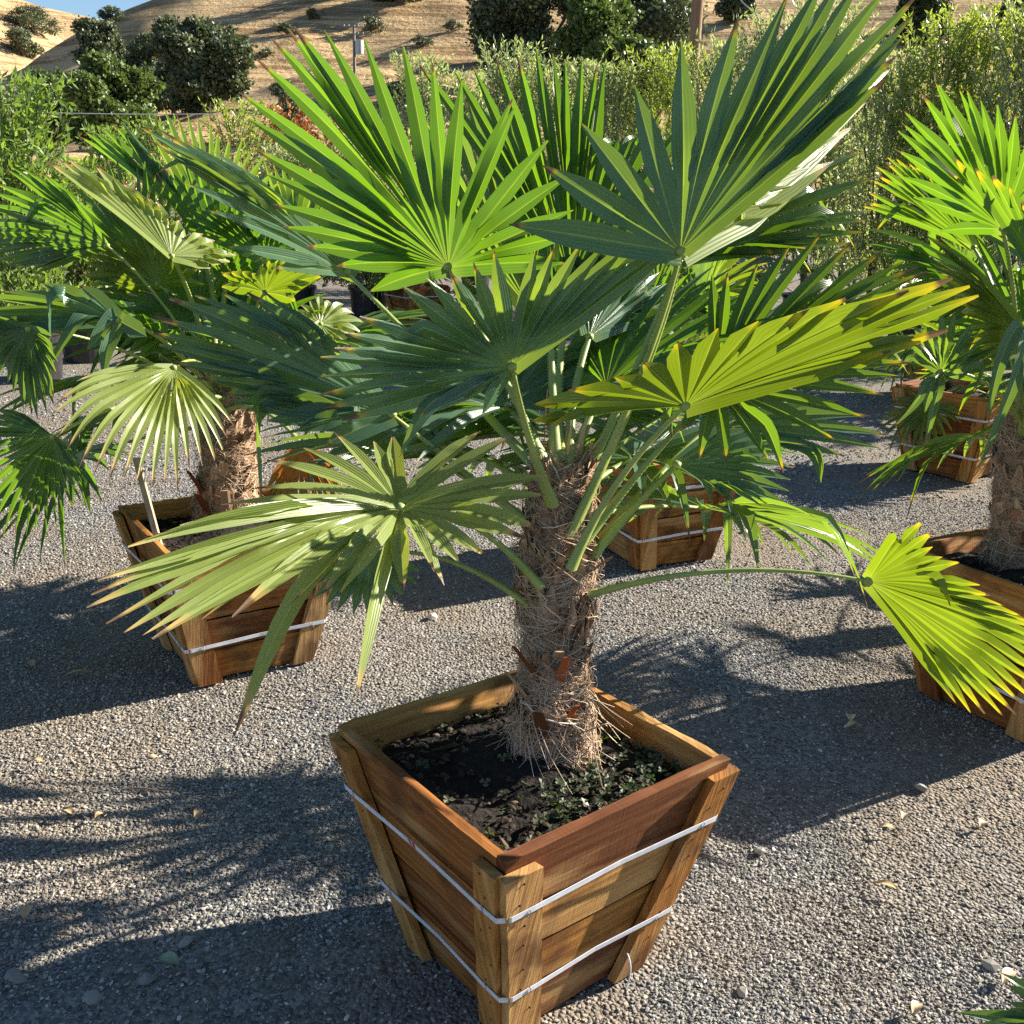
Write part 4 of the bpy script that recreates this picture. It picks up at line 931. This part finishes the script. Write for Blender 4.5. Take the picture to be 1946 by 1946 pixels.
# young spears at the heart
rn(38)
pf(pa, (1047, 655, 2.15), [(1036, 420, 2.2), (1042, 400), (1050, 395), (1058, 410), (1064, 430, 2.2)], cA(1058, 900, 2.08), mid=(1052, 780, 2.1), wcap=.012, split=.9, arch=0, mat_='leaf')
pf(pa, (1120, 640, 2.3), [(1060, 440, 2.5), (1110, 430), (1170, 440), (1220, 470), (1260, 520), (1280, 580, 2.5)], cA(1080, 890, 2.1), mid=(1090, 760, 2.2), n=14, wcap=.022, split=.5, arch=0, mat_='leafd')

topA = A_pts[-1]
auto_fronds(pa, topA, 8, (.5, 2.7), (.0, .75), (.30, .48), (.40, .50), ('leaf', 'leafd'), 501, nb=28, wcap=.018)
# --- the left palm (box B)
zB = BI['B'][1]
bB = onz(430, 985, zB); dB = float(np.dot(bB - CP, _fw))
pb_ = empty("fan_palm", bB, "left fan palm with a shaggy trunk, its box behind the pale drooping leaf", "palm", PG)
palm_trunk(pb_, [bB, at(432, 900, dB - .05), at(430, 820, dB - .1), at(428, 740, dB - .14)], [.12, .09, .088, .09, .08], 5, 2600,
    stubs=[(.1, -1.9, .6, .12, .02, .1), (.1, -1.3, .5, .13, .02, .9), (.2, -2.3, .5, .12, .02, .1), (.45, -1.5, .2, .07, .015, .6), (.5, -1.0, .2, .07, .015, .6)], sl=.13)
cB = lambda u=430, v=745, d=dB - .16: (u, v, d)
FB = [
 ((326, 487, 3.2), [(85, 304, 3.1), (95, 300), (125, 297), (155, 303), (185, 316), (210, 330), (260, 360), (300, 385), (337, 417), (352, 425), (366, 431), (399, 453), (430, 468), (449, 493), (400, 510, 3.2)], 20, .026, .62, .35, 'leafp', 0),
 ((203, 467, 3.35), [(110, 350, 3.4), (87, 333), (62, 328), (36, 322), (7, 326), (-20, 365), (-38, 400), (-42, 440), (-30, 475), (0, 503), (70, 520, 3.3)], 22, .020, .5, .5, 'leaf', 0),
 ((502, 495, 3.4), [(344, 429, 3.4), (365, 402), (400, 395), (440, 400), (476, 430), (505, 440), (545, 432), (570, 450), (568, 480, 3.4)], 17, .02, .5, .5, 'leaf', 0),
 ((504, 556, 3.25), [(420, 545, 3.2), (417, 522), (445, 515), (478, 518), (496, 498), (525, 493), (565, 482), (594, 487), (612, 498), (605, 530), (570, 551), (562, 572, 3.2)], 16, .025, .62, .35, 'leafy', 0),
 ((366, 427, 3.7), [(143, 254, 3.7), (165, 252), (185, 250), (207, 239), (225, 228), (250, 270), (280, 295), (310, 320), (350, 340, 3.8)], 13, .024, .45, .4, 'leaf', 0),
 ((400, 470, 3.8), [(280, 240, 3.9), (301, 212), (321, 214), (342, 210), (362, 217), (384, 221), (409, 236), (431, 248), (449, 257), (470, 270), (485, 286), (507, 301), (530, 350, 3.9)], 14, .022, .4, .55, 'leafd', 0),
 ((225, 610, 3.0), [(150, 540, 3.0), (80, 540), (0, 552), (-60, 562), [(140, 570, 2.95), (100, 570, 2.92), (98, 678, 2.92)], (-70, 600), (-50, 630), [(190, 600, 3), (150, 610, 2.95), (82, 716, 2.9)], (20, 640), [(220, 600, 3), (190, 640, 2.97), (166, 665, 2.95)], [(225, 620, 3), (205, 660, 2.97), (196, 720, 2.95)], (280, 640, 3.0)], None, .028, .55, .35, 'leafd', 0),
 ((54, 625, 2.9), [(-40, 600, 2.9), (-70, 650), (-50, 700), (-25, 722), (0, 715), (30, 760), (55, 790), (69, 804), (85, 790), (98, 764), (110, 700), (100, 640, 2.9)], 20, .017, .4, .6, 'leafd', 0),
 ((330, 699, 3.1), [(150, 715, 3.1), (110, 745), (101, 775), (94, 793), (116, 808), (141, 830), (149, 855), (163, 866), (250, 899), (262, 895), (290, 913), (341, 882), (362, 873), (373, 866), (420, 862), (440, 800, 3.2)], 20, .0145, .2, .45, 'leafp', .1),
 ((101, 830, 2.9), [(30, 775, 2.95), (0, 772), (-50, 800), (-70, 850), (-65, 910), (-40, 970), (0, 1003), (30, 1010), (60, 1008), (92, 1003), (123, 978), (150, 968), (170, 958), (163, 909), (140, 860, 2.9)], 26, .0115, .4, .55, 'leaf', .05),
 ((609, 616, 3.6), [(540, 600, 3.6), (560, 580), (600, 560), (640, 565), (680, 590), (690, 620), (680, 660), (640, 690), (600, 690), (560, 660, 3.6)], 18, .017, .4, .5, 'leafp', .1),
 ((572, 842, 3.05), [(505, 930, 3.0), (525, 955), (548, 962), (572, 960), (596, 958), (620, 957), (645, 950), (645, 910), (625, 880, 3.05)], 18, .015, .6, .45, 'leafx', 0),
 ((300, 540, 3.5), [(180, 560, 3.5), (150, 520), (170, 480), (220, 455), (280, 450), (330, 460), (370, 490), (390, 540, 3.5)], 18, .02, .5, .5, 'leafy', 0),
 ((470, 620, 3.6), [(400, 560, 3.7), (450, 530), (500, 540), (560, 560), (590, 600), (600, 650), (560, 700), (500, 720, 3.5)], 18, .02, .45, .5, 'leaf', .1),
 ((560, 480, 3.9), [(500, 300, 4.0), (540, 310), (590, 320), (640, 340), (680, 380), (700, 430), (700, 490), (680, 540, 3.9)], 18, .022, .45, .5, 'leafd', 0),
 ((430, 540, 3.6), [(300, 330, 3.7), (340, 300), (385, 285), (430, 290), (470, 310), (510, 350), (540, 400), (560, 450, 3.7)], 16, .022, .45, .45, 'leaf', 0),
 ((290, 520, 3.7), [(120, 420, 3.8), (130, 370), (160, 330), (200, 310), (250, 310), (290, 330), (330, 370, 3.8)], 15, .022, .45, .45, 'leaf', 0),
 ((340, 620, 3.45), [(250, 690, 3.4), (230, 660), (215, 620), (225, 580), (260, 560), (310, 550), (360, 560), (400, 590, 3.5)], 16, .02, .5, .5, 'leaf', .1),
]
for k, (h, t, n, wc, sp, fo, mm, dr) in enumerate(FB):
    rn(300 + k); pf(pb_, h, t, lit=(1, -1, 0, -1, -1, -1, 0, 0, 1, -1, 1, 0, -1, 0, -1, -1, -1, 1)[k], base=cB(430 + (k % 5 - 2) * 8, 750 + (k % 4) * 12), n=n, wcap=wc, split=sp, fold=fo, mat_=mm, droop=dr, arch=.03, pr=.009)

auto_fronds(pb_, at(428, 745, dB - .14), 11, (.3, 3.6), (-.1, 1.15), (.30, .50), (.38, .48), ('leaf', 'leafd', 'leaf'), 502, nb=28, wcap=.018)
# --- the right palm (box E), cut by the edge of the photo
zE = BI['E'][1]
bE = onz(1932, 1075, zE); dE = float(np.dot(bE - CP, _fw))
pe = empty("fan_palm", bE, "right fan palm cut by the photo's edge, dark trunk, leaves leaning left", "palm", PG)
palm_trunk(pe, [bE, at(1934, 1000, dE - .03), at(1940, 900, dE - .06), at(1950, 790, dE - .08)], [.095, .08, .076, .08, .068], 6, 2200, stubs=[(.35, -2.2, .2, .08, .018, .7), (.2, -1.8, .2, .08, .016, .1)], sl=.12)
cE = lambda u=1948, v=800, d=dE - .1: (u, v, d)
FE = [
 ((1905, 435, 3.05), [(1782, 440, 3.0), (1735, 375), (1713, 337), (1706, 283), (1706, 250), (1713, 232), (1721, 210), (1751, 178), (1775, 165), (1791, 163), (1820, 165), (1840, 172), (1864, 185), (1896, 192), (1931, 217), (1970, 240), (2020, 300, 3.1)], None, .023, .4, .42, 'leaf', 0),
 ((2000, 575, 2.8), [(1793, 312, 2.7), (1815, 307), (1855, 319), (1884, 333), (1916, 351), (1946, 384), (1990, 400), (2050, 420, 2.8)], None, .034, .85, .25, 'leaft', 0),
 ((1788, 707, 2.95), [(1700, 665, 2.95), (1716, 640), (1735, 615), (1760, 600), (1790, 592), (1815, 600), (1850, 612), [(1830, 650, 2.9), (1860, 610, 2.88)], [(1760, 720, 2.9), (1745, 760, 2.9), (1700, 810, 2.9)], [(1775, 730, 2.9), (1762, 760, 2.9), (1757, 785, 2.9)], [(1785, 735, 2.9), (1770, 790, 2.9), (1756, 858, 2.9)], [(1820, 720, 2.9), (1850, 700, 2.88)], [(1830, 690, 2.9), (1880, 625, 2.9)], [(1830, 700, 2.9), (1870, 690, 2.9), (1850, 745, 2.9)]], None, .014, .25, .45, 'leafd', 0),
 ((1965, 660, 2.95), [(1757, 433, 3.0), (1770, 450), (1775, 480), (1790, 510), (1805, 545), (1820, 580), (1840, 620), (1850, 650), (1880, 690, 2.9)], 18, .018, .5, .5, 'leafy', .05),
 ((1850, 470, 3.5), [(1640, 395, 3.5), (1652, 355), (1668, 320), (1690, 300), (1710, 305), (1735, 315), (1760, 330), (1640, 430), (1660, 470, 3.5)][0:7], 15, .02, .5, .5, 'leaft', 0),
 ((1880, 560, 3.4), [(1640, 420, 3.4), (1650, 450), (1665, 480), (1690, 510), (1720, 540), (1750, 580), (1790, 620, 3.3)], 15, .02, .5, .5, 'leaf', .05),
 ((1990, 520, 3.3), [(1830, 420, 3.4), (1850, 370), (1890, 330), (1940, 310), (2000, 300), (2060, 330), (2100, 400, 3.3)], 16, .024, .5, .5, 'leafd', 0),
 ((1960, 640, 2.75), [[(1935, 620, 2.7), (1900, 690, 2.68), (1875, 800, 2.66)], [(1950, 640, 2.7), (1930, 720, 2.66), (1860, 890, 2.66)], [(1970, 650, 2.7), (1990, 760, 2.66), (1975, 900, 2.66)], (2010, 600, 2.7), (2050, 560), (2080, 500)], None, .020, .3, .4, 'leafd', 0),
 ((2080, 520, 3.0), [(1960, 420, 3.1), (1990, 330), (2050, 260), (2120, 240), (2200, 280), (2260, 360), (2270, 460, 3.0)], 18, .024, .5, .45, 'leaf', 0),
 ((2120, 700, 2.8), [(2050, 620, 2.8), (2120, 560), (2220, 580), (2290, 660), (2290, 760), (2230, 840), (2150, 860, 2.7)], 20, .022, .5, .45, 'leaf', .1),
 ((2080, 880, 2.7), [(2040, 800, 2.7), (2120, 790), (2200, 850), (2220, 930), (2170, 1000), (2100, 1020), (2040, 970, 2.6)], 20, .018, .5, .45, 'leafy', .1),
]
for k, (h, t, n, wc, sp, fo, mm, dr) in enumerate(FE):
    rn(400 + k); pf(pe, h, t, lit=(-1, -1, 0, 0, -1, 0, 0, 0, -1, 0, 0)[k], base=cE(1948 + (k % 3 - 1) * 10, 805 + (k % 4) * 14), n=n, wcap=wc, split=sp, fold=fo, mat_=mm, droop=dr, arch=.03, pr=.009, jit=.012)

auto_fronds(pe, at(1950, 795, dE - .08), 10, (-.7, 1.5), (.0, 1.15), (.30, .50), (.38, .48), ('leaf', 'leafd', 'leaft'), 503, nb=28, wcap=.019)
# --- further palms, built from turned fan leaves
def auto_palm(base, height, label, seed, nf=14, R=(.30, .42), pet=(.35, .6), el=(-.35, 1.25), rad=.08, mats=('leaf', 'leafd', 'leafy'), nb=22, skip=None, strands=700, lean=(0, 0)):
    global rng
    base = np.array(base, float); root = empty("fan_palm", base, label, "palm", PG)
    top = base + np.array([lean[0], lean[1], height])
    palm_trunk(root, [base, (base + top) / 2 + rng.normal(0, .01, 3), top], [rad * 1.3, rad, rad * 1.02, rad * .85], seed, strands, stubs=[(.3, -1.6, .2, .07, .015, .5), (.5, -2.4, .2, .07, .015, .6)], sl=.11)
    auto_fronds(root, top, nf, (0, 6.2832), el, pet, R, mats, seed * 3 + 1, rad, nb + 3, .018, skip)
    return root
zC, zD = BI['C'][1], BI['D'][1]
auto_palm((.64, 4.60, zC), .42, "smaller fan palm behind the central trunk, in the box right of it", 51, 17, R=(.32, .42), nb=24, el=(.12, 1.25), skip=lambda a, e: e < .75 and (4.0 < a or a < .35))
auto_palm((2.72, 6.27, zD), .16, "small young fan palm in the distant box near the right edge", 52, 10, R=(.24, .34), pet=(.2, .38), rad=.05)
FX = [((-1.2, 12.4), 61, "distant fan palm between the left palm and the central palm"), ((.75, 12.0), 62, "distant fan palm behind the central palm's heart"), ((2.3, 10.6), 63, "distant fan palm between the big right leaf and the yellow right leaf"), ((3.6, 8.8), 64, "distant fan palm behind the small young palm near the right edge"), ((4.75, 8.3), 65, "distant fan palm at the right edge behind the right palm")]
for k, ((x, y), sd, lb_) in enumerate(FX):
    _, z_, _ = planter(x, y, R_(-8 + 5 * k), .30, .20, .5, "distant planter box, %s one from the left among those far back holding a palm" % ("first second third fourth fifth".split()[k]), sd)
    auto_palm((x, y, z_), .35 + .1 * (k % 3), lb_, sd, 13)
_, z_, _ = planter(2.95, 4.35, R_(-10), .30, .20, .5, "planter box standing just beyond the right edge between the right and distant boxes", 79)
auto_palm((2.95, 4.35, z_), .55, "fan palm just beyond the right edge that throws feathery shade on the gravel", 80, 9, skip=lambda a, e: 1.9 < a < 4.4)
# palm whose leaf tips enter at the bottom right corner
_, z_, _ = planter(1.52, .86, R_(12), .30, .20, .45, "low planter box off the bottom right corner holding a low palm", 77)
pl = auto_palm((1.52, .86, z_), .12, "low fan palm whose leaf tips enter at the bottom right corner", 78, 7, R=(.25, .32), pet=(.15, .25), el=(.2, 1.2), skip=lambda a, e: 1.9 < a < 4.4)
rn(79)
pf(pl, (2060, 1960, 1.55), [(1905, 1850, 1.55), (1912, 1872), (1918, 1905), (1862, 1915), (1822, 1925), (1850, 1950), (1900, 2000), (1990, 2080, 1.5)], np.array([1.45, .9, z_ + .12]), n=None, wcap=.014, split=.3, arch=.02, mat_='leafd', jit=.01)

# ------------------------------------------------------------------ small things
def clover_patch():
    global rng
    rng = np.random.default_rng(91)
    cx, cy, rot = BX['A'][0], BX['A'][1], BX['A'][2]; z0 = BI['A'][1]; c, s, q = BI['A'][2]
    mb = MB(); P = []; n = 0
    while n < 330:
        x, y = rng.uniform(-q + .015, q - .015, 2); X, Y = cx + c * x - s * y, cy + s * x + c * y
        # denser to the right front of the stem
        dx = X - cx; 
        if rng.uniform() > (.08 + .92 * max(0, min(1, (dx + .02) / .16))) or math.hypot(X - tb[0], Y - tb[1]) < .1: continue
        n += 1; z = z0 + rng.uniform(.004, .028); up = unit(rng.normal(0, .35, 3) + np.array([0, 0, 1])); a0 = rng.uniform(0, 6.28); r = rng.uniform(.006, .012); a = np.clip(rng.normal(.45, .3), 0, 1)
        u, v = frame(up)
        for k in range(3):
            an = a0 + k * 2.094; d = u * math.cos(an) + v * math.sin(an); sd = np.cross(d, up); p = np.array([X, Y, z])
            mb.add([p, p + d * r * .7 + sd * r * .55 + up * r * .25, p + d * r * 1.15 + up * r * .1, p + d * r * .7 - sd * r * .55 + up * r * .25], [[0, 1, 2, 3]], None, a)
        tube(mb, [(X, Y, z0 - .01), (X, Y, z)], .0007, 3, caps=False, a=.4)
    tag(mb.build("clover", M['clover'], smooth=False, loc=(cx, cy, z0)), "low clover growing on the soil in the front planter box", "clover", kind='stuff')
clover_patch()
# stake in the left box
mb = MB(); s0, s1 = at(298, 1018, 3.32), at(258, 870, 3.30); dv = unit(s1 - s0); s0 = s0 - dv * .06
sx = unit(np.cross(dv, [0, 1.0, 0])) * .009; sy = unit(np.cross(dv, sx)) * .007
mb.add([p + x * sx + y * sy for p in (s0, s1) for x, y in ((-1, -1), (1, -1), (1, 1), (-1, 1))], [[3, 2, 1, 0], [4, 5, 6, 7], [0, 1, 5, 4], [1, 2, 6, 5], [2, 3, 7, 6], [3, 0, 4, 7]])
tag(mb.build("wooden_stake", M['stake'], smooth=False, loc=s0), "thin grey wooden stake leaning in the left planter box", "stake")
# wire tail on the front box's lower strap
mb = MB(); w0 = at(1192, 1812, 1.70); tube(mb, bez(w0, w0 + np.array([.012, -.012, -.02]), w0 + np.array([.0, -.015, -.055]), 8), .0012, 5)
tag(mb.build("wire_end", M['strap'], loc=w0), "short loose pale wire end hanging by the front box's lower strap", "wire")
# fallen leaves
def fallen(u, v, L, W, rot, m, tone, label, curl=.25):
    p = onz(u, v, .014); mb = MB(); n = 9; V = []
    d = np.array([math.cos(rot), math.sin(rot), 0]); sd = np.array([-d[1], d[0], 0])
    for k in range(n):
        t = k / (n - 1); ww = W * math.sin(math.pi * (t * .96 + .02)) ** .8; c = p + d * L * (t - .5) + np.array([0, 0, .012 * math.sin(t * 3.1) + .004])
        for x in (-1, -.5, 0, .5, 1): V.append(c + sd * ww * x + np.array([0, 0, abs(x) ** 1.5 * W * curl * 1.6]))
    mb.add(V, [[k * 5 + j, k * 5 + j + 1, k * 5 + 6 + j, k * 5 + 5 + j] for k in range(n - 1) for j in range(4)], None, tone)
    tube(mb, [p + d * L * .48, p + d * L * .75], .0012, 4, a=tone)
    tag(mb.build("fallen_leaf", M[m], loc=p), label, "leaf", "fallen leaves on the gravel")
rng = np.random.default_rng(93)
FL = [(420, 1474, .075, .012, .5, 'dryleaf', .8, "curled yellow leaf on sunlit gravel left of the front box's corner"), (377, 1552, .05, .012, 1.2, 'dryleaf', .55, "upright tan leaf on the sunlit gravel at left"),
 (130, 1548, .045, .013, 2.3, 'dryleaf', .45, "brown leaf in the shade near the left edge"), (190, 1557, .04, .012, .9, 'dryleaf', .4, "small brown leaf in the shade right of another brown leaf"), (52, 1740, .055, .016, 1.4, 'dryleaf', .6, "pinkish leaf in the shade at the lower left edge"),
 (321, 1833, .062, .018, 2.5, 'greenleaf', .7, "grey green leaf lying in the shade at lower left"), (290, 1447, .045, .011, .2, 'dryleaf', .6, "tan leaf in the dappled shade under the left box"), (70, 1452, .05, .010, 2.9, 'dryleaf', .5, "thin tan leaf on sunlit gravel at the left edge"),
 (60, 1266, .06, .014, 2.1, 'dryleaf', .4, "dull leaf in the left box's shade, nearest the left edge"), (148, 1284, .10, .010, .1, 'dryleaf', .5, "long thin leaf in the left box's shade"), (1615, 1369, .055, .02, 1.0, 'dryleaf', .9, "pale leaf in the shade between the front and right boxes"),
 (1619, 1383, .07, .013, .2, 'dryleaf', .75, "tan leaf tucked under the pale leaf in the shade"), (1717, 1557, .055, .012, .9, 'dryleaf', 1., "whitish leaf at the edge of the right shade"), (1684, 1579, .06, .012, 2.7, 'dryleaf', .8, "buff leaf at the lower edge of the right shade"),
 (1867, 1572, .05, .015, .6, 'dryleaf', 1., "broad whitish leaf on sunlit gravel at right"), (1684, 1690, .075, .012, 2.4, 'dryleaf', .6, "orange tan leaf on sunlit gravel right of the front box"), (1740, 1923, .055, .014, .7, 'dryleaf', .85, "buff leaf on the gravel near the bottom right"),
 (1915, 1862, .075, .016, .5, 'dryleaf', 1., "large pale leaf beside the leaf tips at the bottom right corner"), (1240, 1322, .06, .012, 2.9, 'dryleaf', .95, "whitish leaf just behind the front box's back rim")]
for f in FL: fallen(f[0], f[1], f[2] * .8, f[3] * .8, f[4] + .3, f[5], f[6] * .85, f[7])
def bigstone(u, v, s, tone, label):
    p = onz(u, v, s * .3); mb = MB(); V, F, A = rocks(p[None], np.array([s]), .7); mb.add(V, F, None, tone); tag(mb.build("stone", M['stone'], smooth=False, loc=p), label, "stone", "larger stones on the gravel")
for b in [(822, 1172, .026, 1., "white stone by the shade edge left of the central trunk"), (1411, 1885, .016, .85, "whitish stone on sunlit gravel right of the front box's foot"), (1443, 1617, .024, .6, "grey stone at the shade edge right of the front box"), (1750, 1496, .026, .55, "flat grey stone in the middle of the right shade"),
          (278, 1862, .022, .45, "rounded grey stone in the lower left shade"), (1883, 1835, .020, .8, "long white stone near the bottom right corner"), (352, 1790, .018, .6, "pale grey stone in the lower left shade by the green leaf"), (175, 1895, .024, .55, "broad grey stone low in the left shade"), (30, 1857, .022, .5, "grey stone at the lower left edge")]: bigstone(*b)
# dead leaf pieces and twigs
mb = MB(); a_, b_ = onz(1416, 1005, .02), onz(1512, 1003, .02)
for k in range(7):
    e = b_ + rng.normal(0, .06, 3) * np.array([1, 1, .1]); tube(mb, bez(a_, (a_ + e) / 2 + np.array([0, 0, .03]), e, 7), np.linspace(.004, .0015, 7), 4, flat=.5, a=.7)
tag(mb.build("dead_frond_piece", M['sheath'], loc=a_), "dry tan piece of dead palm leaf on the gravel right of the middle box", "dead leaf")
for (u0, v0, u1, v1, lb_) in [(230, 1500, 305, 1510, "pale bent twig on the sunlit gravel at left"), (1640, 1320, 1672, 1372, "thin curved twig in the shade by the right box"), (525, 1790, 560, 1760, "thin dark twig in the shade left of the front box"), (100, 1775, 145, 1782, "short pale forked twig at the lower left")]:
    p, q = onz(u0, v0, .012), onz(u1, v1, .012); mb = MB(); tube(mb, bez(p, (p + q) / 2 + rng.normal(0, .02, 3) * np.array([1, 1, 0]), q, 8), .0022, 5); tag(mb.build("twig", M['twig'], loc=p), lb_, "twig", "twigs on the gravel")
